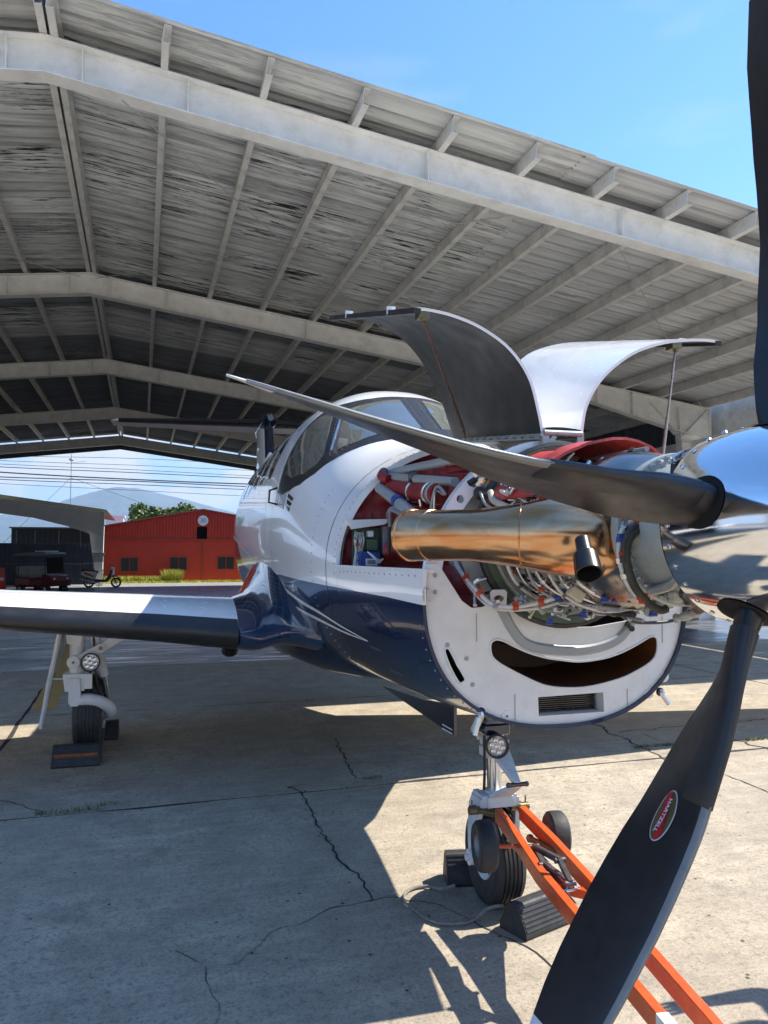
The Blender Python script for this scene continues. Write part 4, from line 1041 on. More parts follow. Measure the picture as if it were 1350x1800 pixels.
# ---- tail
def finring(z, le, te, th): c = te - le; return [V(le + x * c, y * c * 1.0, z) for x, y in [(a, (bb if i <= 22 else -airfoil(22, th)[44 - i][1])) for i, (a, bb) in enumerate(airfoil(22, th))]]
MB().loft([finring(2.45, 9.9, 12.9, .09), finring(2.9, 10.75, 12.95, .11), finring(3.5, 11.25, 13.0, .11), finring(3.95, 11.55, 13.05, .11)], cap0=True, cap1=True).build('tail_fin', M['paint'], plane, angle=60)
b = MB(); b.tube([V(11.10, 0, 3.93), V(11.25, 0, 3.93), V(11.5, 0, 3.93), V(12.6, 0, 3.95), V(13.35, 0, 3.95)], [.05, .12, .14, .12, .03], 16); b.build('tail_bullet', M['navy'], plane)
MB().loft([finring(3.0, 11.0, 11.3, .5), finring(3.85, 11.32, 11.6, .5)], cap0=True, cap1=True).build('fin_leading_edge', M['navy'], plane)
for sg in (1, -1):
    st = MB(); R2 = [(.06, 11.55, 12.85, 3.93, .11), (1.3, 11.72, 12.72, 3.93, .11), (2.45, 11.9, 12.62, 3.93, .10), (2.58, 12.05, 12.6, 3.93, .06)]
    st.loft([wing_ring(*q, sg) for q in R2], cap0=True, cap1=True); so = st.build('tailplane', M['white2'], plane, angle=50)
    MB().loft([[V(le + x * (te - le) - .004, sg * t, z + y * (te - le) * 1.03) for i, (x, y) in enumerate(airfoil(22, th)) if 17 <= i <= 29] for t, le, te, z, th in R2[:3]], closed=False).build('deicing_boot', M['boot'], so)
b = MB(); b.tube([VP(462, 828, 's', 9.5), VP(447, 828, 's', 9.5)], .03, 8); b.bar(VP(462, 832, 's', 9.6), VP(470, 832, 's', 9.6), .05, .02); b.build('antenna', M['black'], plane)

# ---- spinner and propeller
HUB = V(0, 0, 1.779)
prof = [(.255, .16), (.262, .155), (.264, .10)] + [(.264 * math.sqrt(max(0, 1 - ((.10 - h) / .62) ** 2)) ** 1.05, h) for h in [.10 - .62 * sin(pi / 2 * k / 16) for k in range(1, 17)]]
sp = MB().lathe([(r, h) for r, h in prof], HUB, (0, 1, 0), 72, cap0=True)
spinner = sp.build('spinner', M['chrome'], plane, angle=50)
for k in range(30):
    a = 2 * pi * k / 30; p = HUB + Vector((.2645 * cos(a), .125, .2645 * sin(a))); sc_b = MB(); sc_b.lathe([(.0, .004), (.006, .003), (.008, 0)], p, (cos(a), 0, sin(a)), 8); sc_b.build('spinner_screw', M['bright'], spinner)
bk = MB(); bk.lathe([(.05, .20), (.20, .20), (.235, .165), (.258, .165)], HUB, (0, 1, 0), 48); bk.build('backplate', M['darkmetal'], spinner)
PHI = [(.18, 42), (.26, 38), (.38, 26), (.51, 14), (.70, 4.5), (.84, -2.5), (1.09, -8), (1.337, -11.5)]
CHD = [(.16, .105), (.22, .115), (.30, .155), (.40, .205), (.55, .238), (.75, .25), (.95, .245), (1.15, .215), (1.27, .165), (1.32, .10), (1.337, .03)]
THK = [(.16, .098), (.22, .085), (.30, .066), (.40, .048), (.55, .034), (.75, .025), (.95, .019), (1.15, .014), (1.337, .006)]
LEF = [(.16, .5), (.30, .46), (.55, .46), (1.0, .47), (1.337, .5)]
SWP = [(.16, 0.0), (.30, .015), (.50, .036), (.72, .042), (1.0, .025), (1.337, .0)]
RB = 1.07
PHI, CHD, THK, LEF, SWP = [[(a * (RB if a > .3 else 1), b * (1.03 if t is CHD_ else 1)) for a, b in t] for CHD_ in (CHD,) for t in (PHI, CHD, THK, LEF, SWP)]
def ip(tab, x):
    for (a, b), (c, d) in zip(tab[:-1], tab[1:]):
        if x <= c: return b + (d - b) * max(0, (x - a)) / (c - a)
    return tab[-1][1]
SWF = [1.0]
def blade_pt(r, x, side, er, et, off=0.0, lead=0.0):
    """x 0..1 from the leading edge, side +1 / -1"""
    c = ip(CHD, r); th = ip(THK, r); f = R_(ip(PHI, r)); round_ = max(0.0, min(1, (.34 - r) / .14))
    y = 2.6 * th * (.2969 * math.sqrt(max(0, x)) - .126 * x - .3516 * x * x + .2843 * x ** 3 - .1036 * x ** 4) * 1.93
    ye = th / 2 * math.sqrt(max(0, 1 - (2 * x - 1) ** 2)); y = y * (1 - round_) + ye * round_
    y = side * (y + off) if side > 0 else side * (y * (.75 + .25 * round_) + off)
    fw = Vector((0, -1, 0)); ld = fw * cos(f) + et * sin(f); nr = er.cross(ld)
    return HUB + er * r - et * (ip(SWP, r) * SWF[0]) + ld * (c * (ip(LEF, r) - x) + lead) + nr * y
TIP0 = [1.342]
def make_blade(deg, logo=False):
    a = R_(deg); er = Vector((cos(a), 0, sin(a))); et = Vector((sin(a), 0, -cos(a)))
    RS = [.15, .18, .22, .26, .30, .34, .38, .43, .48, .55, .62, .70, .78, .86, .94, 1.02, 1.10, 1.18, 1.26, TIP0[0]]; XS = [(1 - cos(pi * k / 14)) / 2 for k in range(15)]
    def ring(r, x0=0., x1=1., off=0.): return [blade_pt(r, x, 1, er, et, off) for x in XS[::-1]] + [blade_pt(r, x, -1, er, et, off) for x in XS[1:-1]]
    bl = MB().loft([ring(r) for r in RS], cap0=True, cap1=False).build('propeller_blade', M['blade'], plane, angle=60)
    MB().loft([ring(r) for r in [TIP0[0] + .0002] + [q for q in (1.36, 1.38, 1.395, 1.41, 1.42, 1.4305) if q > TIP0[0]]], cap1=True).build('blade_tip', M['bladewhite'], bl, angle=60)
    nx = [.065, .04, .02, .006, 0.0]
    def nose(r, off): return [blade_pt(r, x, 1, er, et, off) for x in nx] + [blade_pt(r, x, -1, er, et, off) for x in nx[::-1][1:]]
    MB().loft([nose(r, .0022) for r in (.72, .76, .80, .86, .94, 1.02, 1.10, 1.17, 1.24, 1.31, 1.36, 1.39)], closed=False).build('leading_edge_guard', M['nickel'], bl, angle=60)
    nb_ = [.34, .26, .17, .09, .03, .006, 0.0]
    def bootr(r, off): return [blade_pt(r, x, 1, er, et, off) for x in nb_] + [blade_pt(r, x, -1, er, et, off) for x in nb_[::-1][1:]]
    MB().loft([bootr(r, o_) for r, o_ in ((.30, .0), (.305, .005), (.36, .005), (.43, .005), (.50, .005), (.58, .005), (.66, .005), (.726, .005), (.73, .0))], closed=False).build('blade_boot', M['boot'], bl, angle=60)
    c = MB(); V_ = []; tg = Vector((-sin(a), 0, cos(a)))      # black patch on the spinner, painting the unlit hole round the root
    for q in range(6):
        for w in range(40):
            f = q / 5; sy = .002 + f * .075 * cos(2 * pi * w / 40); ta = f * .068 * sin(2 * pi * w / 40) / .26; rs = ip([(h, r) for r, h in prof[::-1]], sy) + .0025
            V_.append(HUB + Vector((rs * cos(a + ta), sy, rs * sin(a + ta))))
    c.add(V_, [(q * 40 + w, q * 40 + (w + 1) % 40, (q + 1) * 40 + (w + 1) % 40, (q + 1) * 40 + w) for q in range(5) for w in range(40)]); c.build('root_hole_patch', M['void'], bl, angle=80)
    if logo:
        rc_, xc = .785, .50; ra, rb = .064, .036; side = logo
        def lp(u, v, off):                                 # u along the blade, v across
            r = rc_ + u; cc = ip(CHD, r); return blade_pt(r, xc + v / cc, side, er, et, off)
        def logo_poly(name, P, off, mat):
            n = len(P); pl = [Vector((p[0], p[1])) for p in P]
            vs, es, fs, *_ = delaunay_2d_cdt(pl + [Vector((x_ * .004, y_ * .004)) for x_ in range(-15, 16) for y_ in range(-9, 10) if ((x_ * .004 / ra) ** 2 + (y_ * .004 / rb) ** 2 < .72 and (name != 'logo_band' or abs(y_ * .004 + .2 * x_ * .004) < .010))], [(i, (i + 1) % n) for i in range(n)], [], 1, 1e-7)
            return MB().add([lp(p.x, p.y, off) for p in vs], [tuple(f) for f in fs]).build(name, mat, bl, angle=80)
        el = lambda k: [(k * ra * cos(q * pi / 24) * (1 if k == 1 else 1), k * rb * sin(q * pi / 24)) for q in range(48)]
        logo_poly('logo_border', el(1.0), .0014, M['bladewhite']); logo_poly('logo_field', [(.955 * ra * cos(q * pi / 24), .90 * rb * sin(q * pi / 24)) for q in range(48)], .0024, M['logogold'])
        band = [(u, v) for u, v in [(.95 * ra * cos(q * pi / 40), .895 * rb * sin(q * pi / 40)) for q in range(80)] if abs(v + .20 * u) < .0125]
        band.sort(key=lambda p: math.atan2(p[1], p[0])); logo_poly('logo_band', band, .0034, M['logored'])
        cu = bpy.data.curves.new('lettering', 'FONT'); cu.body = 'HARTZELL'; cu.size = .0168; cu.align_x = 'CENTER'; cu.align_y = 'CENTER'; cu.space_character = 1.12; cu.extrude = 0; cu.offset = .0006
        t = bpy.data.objects.new('lettering', cu); COL.objects.link(t); dg = bpy.context.evaluated_depsgraph_get(); me = bpy.data.meshes.new_from_object(t.evaluated_get(dg)); bpy.data.objects.remove(t)
        for v_ in me.vertices:
            x, y = v_.co.x, v_.co.y; u_ = x; w_ = -y + .10 * u_
            v_.co = lp(u_, w_, .0050)
        me.materials.clear(); me.materials.append(M['bladewhite']); o = bpy.data.objects.new('lettering', me); COL.objects.link(o); o.parent = bl
    return bl
A0 = 168.0
for k, dg_ in enumerate((A0, A0 + 72, A0 - 72 - 4.2, A0 + 144, A0 - 144)):
    SWF[0] = -2.2 if k == 2 else 1.0; TIP0[0] = 1.405 if k == 2 else 1.33; make_blade(dg_, 1 if k == 1 else 0)
# ================================================================== ENGINE BAY
# front bulkhead with the smiling intake
outer = [hull(1.2, 2 * pi * k / 90, -.012) for k in range(90)]
low_ = [(t, z) for t, z in outer if z < 1.66]
lft = sorted([p for p in low_ if p[0] > 0], key=lambda p: -p[1]); rgt = sorted([p for p in low_ if p[0] <= 0], key=lambda p: p[1])
top_edge = [(-.575, 1.66), (-.53, 1.66), (-.47, 1.57), (-.40, 1.47), (-.30, 1.425), (-.15, 1.405), (0.0, 1.405), (.12, 1.432), (.20, 1.485), (.25, 1.51), (.29, 1.512), (.335, 1.494), (.38, 1.492), (.42, 1.52), (.50, 1.64), (.512, 1.663)]
outline = [(.565, 1.663)] + lft + rgt + top_edge
def rounded(P, n=3):
    out = []
    for i, p in enumerate(P):
        a = Vector(P[i - 1]); b = Vector(p); c = Vector(P[(i + 1) % len(P)])
        out += [tuple(b.lerp(a, .22)), tuple(b), tuple(b.lerp(c, .22))]
    return out
def cr_closed(P, k=4):
    Q = [Vector((p[0], p[1], 0)) for p in P]; n = len(Q); out = []
    for i in range(n):
        p0, p1, p2, p3 = Q[i - 1], Q[i], Q[(i + 1) % n], Q[(i + 2) % n]
        for j in range(k):
            u = j / k; q = .5 * ((2 * p1) + (p2 - p0) * u + (2 * p0 - 5 * p1 + 4 * p2 - p3) * u * u + (3 * p1 - p0 - 3 * p2 + p3) * u ** 3); out.append((q.x, q.y))
    return out
smile_s = [(.302, 1.348), (.283, 1.366), (.25, 1.362), (.19, 1.333), (.13, 1.308), (.06, 1.288), (0.0, 1.278), (-.085, 1.268), (-.188, 1.276), (-.26, 1.293), (-.32, 1.315), (-.38, 1.343), (-.415, 1.359), (-.44, 1.355), (-.447, 1.33), (-.44, 1.285), (-.41, 1.252), (-.34, 1.217), (-.265, 1.19), (-.135, 1.166), (-.033, 1.164), (.06, 1.176), (.13, 1.203), (.214, 1.245), (.27, 1.277), (.297, 1.305)]
smile_s = [(t, z) for t, z in smile_s]; smile = cr_closed(smile_s, 3)
louv = [(.1, 1.134), (-.19, 1.140), (-.193, 1.062), (.098, 1.060)]
vent = cr_closed([(.492, 1.332), (.472, 1.336), (.440, 1.275), (.407, 1.220), (.420, 1.206), (.435, 1.207), (.470, 1.268)], 2)
def plate_fn(u, v, w): return V(1.205 + w, u, v)
front_plate = MB().prism(outline, [smile, louv, vent], plate_fn, 0.0, .012).build('front_bulkhead', M['white2'], plane, angle=30)
def duct(name, P, depth, shrink, mat, s0=1.214, close=True):
    c = Vector((sum(p[0] for p in P) / len(P), sum(p[1] for p in P) / len(P))); rings = []
    for k in range(5):
        f = k / 4; rings.append([V(s0 + depth * f, c.x + (p[0] - c.x) * (1 - shrink * f), c.y + (p[1] - c.y) * (1 - shrink * f)) for p in P])
    return MB().loft(rings, cap1=close).build(name, mat, front_plate, angle=50)
duct('intake_duct', smile, .42, .18, M['brown']); duct('cooler_recess', louv, .09, .0, M['white2']); duct('side_vent_duct', vent, .12, .1, M['void'])
b = MB()
for k in range(9): b.box(V(1.275, -.046, 1.068 + .0083 * k), (.28, .03, .0028))
b.build('cooler_fins', M['darkmetal'], front_plate)
b = MB(); b.box(V(1.29, -.046, 1.10), (.285, .008, .075)); b.build('cooler_core', M['void'], front_plate)
MB().loft([[V(2.168 + .036 * q, *hull(2.168 + .036 * q, 1.2 + 3.9 * k / 60, -.0185)) for k in range(61)] for q in (0, 1)], closed=False).build('light_seal_strip', M['inner'], plane)  # hidden strip added to stop light leaking through the cowl joint
for nm_, P_ in (('intake_lip', smile), ('vent_lip', vent)):
    Q_ = [V(1.2045, t, z) for t, z in P_]; MB().tube(Q_, .0045, 8, closed=True).build(nm_, M['white2'], front_plate, angle=80)
for (t0, z0), (t1, z1) in (((.36, 1.47), (.36, 1.36)), ((-.47, 1.44), (-.47, 1.33)), ((.20, 1.15), (.20, 1.05)), ((-.30, 1.15), (-.30, 1.05))):
    b = MB(); b.bar(V(1.2035, t0, z0), V(1.2035, t1, z1), .003, .002); b.build('plate_seam', M['tubegrey'], front_plate)
# raised channel and the seal above it
ch = smooth_path([V(1.203, .262, 1.50), V(1.203, .235, 1.45), V(1.203, .205, 1.40), V(1.203, .16, 1.352), V(1.203, .08, 1.325), V(1.203, -.06, 1.312), V(1.203, -.17, 1.322), V(1.203, -.26, 1.352), V(1.203, -.31, 1.40), V(1.203, -.335, 1.44)], 5)
b = MB(); V_ = []
for i, p in enumerate(ch):
    d = (ch[min(i + 1, len(ch) - 1)] - ch[max(i - 1, 0)]).normalized(); n_ = Vector((-d.z, 0, d.x)); V_ += [p + n_ * .021, p + n_ * .012 + Vector((0, -.009, 0)), p - n_ * .012 + Vector((0, -.009, 0)), p - n_ * .021]
b.add(V_, [(4 * i + q, 4 * i + q + 1, 4 * i + q + 5, 4 * i + q + 4) for i in range(len(ch) - 1) for q in range(3)]); b.build('raised_channel', M['tubegrey'], front_plate)
for t, z in ((.345, 1.098), (.235, 1.068), (-.40, 1.125), (-.475, 1.19)):
    b = MB(); b.lathe([(.022, 0), (.021, .0015), (.012, .0022), (.0, .0022)], V(1.204, t, z), (0, -1, 0), 20); b.build('access_button', M['white2'], front_plate)
    b = MB(); b.lathe([(.005, 0), (.004, .005), (.0, .005)], V(1.203, t, z), (0, -1, 0), 8); b.build('button_screw', M['darkmetal'], front_plate)
for t, z in ((.480, 1.352), (.402, 1.297), (.378, 1.196), (.53, 1.62), (.53, 1.555)):
    b = MB(); b.lathe([(.009, 0), (.008, .003), (.0, .003)], V(1.204, t, z), (0, -1, 0), 12); b.build('rivet_head', M['tubegrey'], front_plate)
b = MB(); b.cyl(V(1.19, -.31, 1.407), V(1.14, -.285, 1.40), .012, 10); b.lathe([(.014, 0), (.020, .004), (.014, .008)], V(1.204, -.31, 1.407), (0, -1, 0), 16); b.build('drain_stub', M['black'], front_plate)
# cowl latches: on the side edge and two hooks below
def latch(p, q, nm='cowl_latch'):
    b = MB(); b.tube([p, p.lerp(q, .5), q], .010, 8); b.sphere(p, .017, 8); b.bar(p.lerp(q, .25), p.lerp(q, .9), .020, .008); b.build(nm, M['bright'], front_plate)
b = MB(); b.box(V(1.20, .566, 1.545), (.02, .03, .05)); b.box(V(1.19, .57, 1.545), (.03, .012, .03)); b.cyl(V(1.185, .575, 1.57), V(1.185, .575, 1.52), .006, 8); b.build('cowl_latch', M['bright'], front_plate)
latch(V(1.195, .352, 1.082), V(1.19, .375, 1.005)); latch(V(1.195, -.452, 1.128), V(1.18, -.478, 1.082))
for t, z in ((.345, 1.09), (-.452, 1.130)):
    b = MB(); b.lathe([(.018, 0), (.018, .004), (.0, .004)], V(1.203, t, z), (0, -1, 0), 16); b.build('latch_seat', M['void'], front_plate)
# sill of the open bay
for sg in (1, -1):
    g = [[V(1.2 + (2.2 - 1.2) * i / 10, sg * (hull(1.2 + i * .1, cowl_th(1.2 + i * .1))[0] - dx), 1.645 - (.0 if dx < .02 else .004)) for dx in (-.002, .02, .045)] for i in range(11)]
    MB().shell(g, .012, 0, 0, flip=sg > 0).build('bay_sill', M['white'], plane, fix=False)
# arch frame over the bay, pierced on the starboard side
arc = [-1.42 + 2.84 * k / 48 for k in range(49)]
o_ = [hull(1.2, a, -.022) for a in arc]; i_ = [hull(1.2, a, -.088) for a in arc[::-1]]
holes = []
for a in (1.18, 1.03, .89, .74, -.95, -.72):
    c = hull(1.2, a, -.055); holes.append([(c[0] + .0165 * cos(q * pi / 8), c[1] + .0165 * sin(q * pi / 8)) for q in range(16)])
MB().prism(o_ + i_, holes, lambda u, v, w: V(1.235 + w, u, v), 0, .010).build('arch_frame', M['white'], plane, angle=30)
MB().loft([[V(1.235 + w, *hull(1.2, a, -.022)) for a in arc] for w in (0, .045)], closed=False).build('arch_flange', M['white'], plane)
# the bay behind: quilted red bulkhead blanket in pads
pads = []
rows_z = [1.00, 1.16, 1.32, 1.48, 1.64, 1.80, 1.96, 2.10, 2.22]; cols_t = [-.66, -.50, -.33, -.165, 0, .165, .33, .50, .66]
fire = MB().prism([hull(2.24, 2 * pi * k / 64, -.032) for k in range(64)], [], lambda u, v, w: V(2.29 + w, u, v), 0, .01).build('firewall', M['red'], plane)
def inside_hull(s, t, z, m):
    zb, zt, hw, zm, nt, nb = [_herm(s, i) for i in range(1, 7)]; hw -= m; zt -= m; zb += m
    return (abs(t) / hw) ** nt + (abs(z - zm) / (zt - zm)) ** nt < 1 if z > zm else (abs(t) / hw) ** nb + (abs(zm - z) / (zm - zb)) ** nb < 1
for zi in range(len(rows_z) - 1):
    for ti in range(len(cols_t) - 1):
        t0, t1, z0, z1 = cols_t[ti], cols_t[ti + 1], rows_z[zi], rows_z[zi + 1]
        if z1 < 1.5 or not any(inside_hull(2.2, t, z, .035) for t in (t0, t1) for z in (z0, z1)): continue
        b = MB(); n = 6; g = []
        for i in range(n + 1):
            row = []
            for j in range(n + 1):
                t = t0 + (t1 - t0) * i / n; z = z0 + (z1 - z0) * j / n; k = 0
                while not inside_hull(2.2, t, z, .032) and k < 40: t *= .97; z = 1.6 + (z - 1.6) * .97; k += 1
                q = (sin(pi * i / n) * sin(pi * j / n)) ** .45; row.append(V(2.285 - .022 * q - .004 * rnd.random() * q, t, z))
            g.append(row)
        b.loft(g, closed=False); b.build('blanket_pad', M['red'], fire, angle=80)
# tray, panel, battery and cup on the starboard bulkhead
SB = 2.13
def B(u, v, s=SB): return VP(u, v, 's', s)
a, b_, c, d = B(612, 914), B(690, 912), B(676, 922), B(620, 930)
k = MB(); k.add([a, b_, c, d] + [p + Vector((0, .09, 0)) for p in (a, b_, c, d)], [(0, 1, 2, 3), (7, 6, 5, 4), (0, 4, 5, 1), (1, 5, 6, 2), (2, 6, 7, 3), (3, 7, 4, 0)]); k.build('tray', M['white2'], plane)
def facebox(name, u0, v0, u1, v1, s, dep_, mat, parent=plane, bev=.004):
    p = B(u0, v0, s); q = B(u1, v1, s); return MB().box(((p.x + q.x) / 2, s + dep_ / 2, (p.z + q.z) / 2), (abs(q.x - p.x), dep_, abs(q.z - p.z)), 0).build(name, mat, parent, bevel=bev)
facebox('relay_panel', 619, 928, 668, 998, 2.20, .02, M['green']); relay = facebox('relay_box', 645, 948, 664, 968, 2.15, .04, M['green'])
facebox('relay_cap', 647, 933, 657, 944, 2.15, .04, M['portal'], relay); bat = facebox('battery_box', 633, 970, 668, 999, 2.10, .09, M['blue']); facebox('battery_label', 643, 982, 663, 994, 2.096, .003, M['white2'], bat, 0); facebox('label_print', 646, 984.5, 660, 991.5, 2.0945, .001, M['mast'], bat, 0)
facebox('grey_canister', 673, 925, 684, 975, 2.16, .06, M['mast'])
k = MB(); k.lathe([(.0, .09), (.030, .085), (.042, .03), (.050, .0), (.046, .0), (.036, .03), (.0, .04)], B(686, 968, 2.06), (.5, -1, .1), 20); k.build('red_cup', M['red'], plane)
k = MB()
for j in range(5):
    u = 625 + j * 3; P = [B(u, 936 + rnd.uniform(-3, 3), 2.17), B(u + rnd.uniform(-4, 4), 950, 2.14), B(u + rnd.uniform(-3, 3), 968, 2.16), B(u - 4, 998, 2.14)]
    k.tube(smooth_path(P, 4), .0045, 6)
k.build('wire_bundle', M['harness'], plane)
for v in (938, 946, 957, 966, 985):
    k = MB(); p = B(629 + rnd.uniform(-3, 5), v, 2.13); k.box(p, (.018, .012, .012)); k.build('terminal', M['orange'] if v % 2 else M['bright'], plane)
k = MB()
for j in range(4): k.tube(smooth_path([B(646, 970, 2.09), B(655 + 2 * j, 976 + 3 * j, 2.06), B(666, 984 + 2 * j, 2.07), B(674, 982, 2.08)], 5), .003, 5)
k.build('battery_leads', M['white'], plane)

# ---- engine: everything turns about the propeller axis
EO = HUB
def lat(prof, n=48): b = MB(); b.lathe(prof, EO, (0, 1, 0), n); return b
def clamp(p, d, mat, r=.013, L=.02):
    b = MB(); b.cyl(p - d * L / 2, p + d * L / 2, r, 8); b.box(p + Vector((0, -.004, r)), (.014, .014, .014)); return b.build('clamp', mat, engine)
def along(path, us): 
    n = len(path) - 1; out = []
    for u in us:
        i = min(n - 1, int(u * n)); out.append((path[i].lerp(path[i + 1], u * n - i), (path[i + 1] - path[i]).normalized()))
    return out
def cable(name, pts, r, mat, k=6, n=8, parent=None): P = smooth_path(pts, k); MB().tube(P, r, n).build(name, mat, parent or engine, angle=70); return P
engine = lat([(.0, .86), (.20, .86), (.235, .90), (.24, 1.02), (.225, 1.05), (.225, 1.22), (.245, 1.24), (.245, 1.27), (.20, 1.30), (.19, 1.44), (.27, 1.47), (.275, 1.56), (.23, 1.58), (.23, 1.86), (.16, 1.90), (.0, 1.90)]).build('engine', M['alu'], plane, angle=40)
lat([(.08, .13), (.12, .16), (.165, .20), (.188, .26), (.198, .33), (.205, .40), (.232, .405), (.236, .425), (.232, .445), (.0, .445)]).build('gearbox', M['gear'], engine)
lat([(.232, .445), (.215, .455), (.215, .49), (.236, .52), (.262, .60), (.268, .70), (.255, .80), (.225, .845), (.235, .85), (.235, .865), (.19, .865)]).build('exhaust_duct', M['duct'], engine)
for k in range(44):                                        # gearbox flange bolts
    a = 2 * pi * k / 44; p = EO + Vector((.222 * cos(a), .404, .222 * sin(a)))
    if k == 0:
        bm0 = MB(); bm0.lathe([(.0085, 0), (.0085, .010), (.005, .010), (.005, .022), (.0, .022)], (0, 0, 0), (0, -1, 0), 6); b0 = bm0.build('flange_bolt', M['bright'], engine); b0.location = p
    else: inst(b0, engine, p)
for s_, r_, n_ in ((.86, .241, 40), (1.255, .250, 36)):
    for k in range(n_): inst(b0, engine, EO + Vector((r_ * cos(2 * pi * k / n_), s_ - .01, r_ * sin(2 * pi * k / n_)))).scale = (.7, .7, .7)
lat([(.245, 1.08), (.262, 1.085), (.262, 1.115), (.245, 1.12), (.245, 1.08)]).build('case_band', M['bright'], engine)
lat([(.325, 1.145), (.352, 1.14), (.356, 1.19), (.325, 1.20), (.325, 1.145)]).build('seal_ring', M['green'], engine)
lat([(.356, 1.155), (.372, 1.16), (.372, 1.185), (.356, 1.19)]).build('seal_lip', M['black'], engine)
lat([(.235, 1.215), (.262, 1.20), (.275, 1.165), (.31, 1.15), (.326, 1.16)]).build('inlet_case', M['gear'], engine)
lat([(.235, .90), (.258, .905), (.262, .935), (.250, .945), (.250, .985), (.264, .99), (.264, 1.005), (.240, 1.01)]).build('compressor_band', M['duct'], engine)
# pipes that follow the round of the engine, held by small clips
r8 = random.Random(21)
def around(s0, s1, a0, a1, r_, w, mat, nm):
    n_ = 9; P = []
    for q in range(n_):
        u = q / (n_ - 1); a = R_(a0 + (a1 - a0) * u); rr = r_ + (.018 * sin(pi * u * 2.5)); P.append(EO + Vector((-rr * cos(a), s0 + (s1 - s0) * u, rr * sin(a))))
    cable(nm, P, w, M[mat], 3, 8)
    for u in (.28, .66):
        (p, d), = along(P, [u]); b = MB(); b.lathe([(w, -.006), (w + .004, -.006), (w + .004, .006), (w, .006)], p, d, 8); b.box(p + (EO - p).normalized() * .014 * Vector((1, 0, 1)).length, (.010, .012, .010)); b.build('pipe_clip', M[r8.choice(['bright', 'darkmetal', 'blue', 'orange'])], engine)
for q in range(11):
    s_ = .66 + .052 * q; around(s_, s_ + r8.uniform(-.03, .06), r8.uniform(-20, 5), r8.uniform(-150, -95), .268 + .012 * (q % 3), r8.choice([.005, .006, .008, .0095]), ('bright', 'bright', 'harness', 'alu', 'bright', 'tubegrey')[q % 6], 'fuel_line')
for q in range(8):
    s_ = .66 + .07 * q; around(s_, s_ + r8.uniform(-.02, .05), r8.uniform(5, 20), r8.uniform(40, 62), .275 + .012 * (q % 3), r8.choice([.005, .006, .008]), ('bright', 'cream', 'alu', 'bright')[q % 4], 'sense_line')
for q in range(14):                                        # pipes that run fore and aft
    a = R_(-18 - 9.5 * q) if q < 10 else R_(25 + 22 * (q - 10)); rr = .255 + .014 * (q % 3); P = [EO + Vector((-(rr + .012 * sin(3 * u + q)) * cos(a + .10 * sin(4 * u + q)), .62 + .52 * u, (rr + .012 * sin(3 * u + q)) * sin(a + .10 * sin(4 * u + q)))) for u in [k / 6 for k in range(7)]]
    cable('scavenge_line', P, (.006, .009, .005, .012)[q % 4], M[('bright', 'alu', 'black', 'tubegrey', 'bright')[q % 5]], 3, 8)
    for u in (.2, .75):
        (p, d), = along(P, [u]); b = MB(); b.lathe([(.0, -.014), (.013, -.014), (.013, -.004), (.0165, -.004), (.0165, .006), (.013, .006), (.013, .014), (0, .014)], p, d, 6); b.build('pipe_union', M[('bright', 'brass', 'alu')[q % 3]], engine)
lat([(.275, 1.46), (.33, 1.44), (.34, 1.50), (.28, 1.57)]).build('plenum', M['mast'], engine)
for k in range(12):                                        # boxy ribs and bosses along the gas generator
    a = 2 * pi * k / 12 + .2; rr = .235; b = MB(); p = EO + Vector((rr * cos(a), 1.14, rr * sin(a))); b.box(p, (.05, .10, .04), rot=Matrix.Rotation(-a + pi / 2, 3, 'Y')); b.cyl(p, p + Vector((cos(a), 0, sin(a))) * .05, .013, 8); b.build('case_boss', M['alu'] if k % 3 else M['bright'], engine)
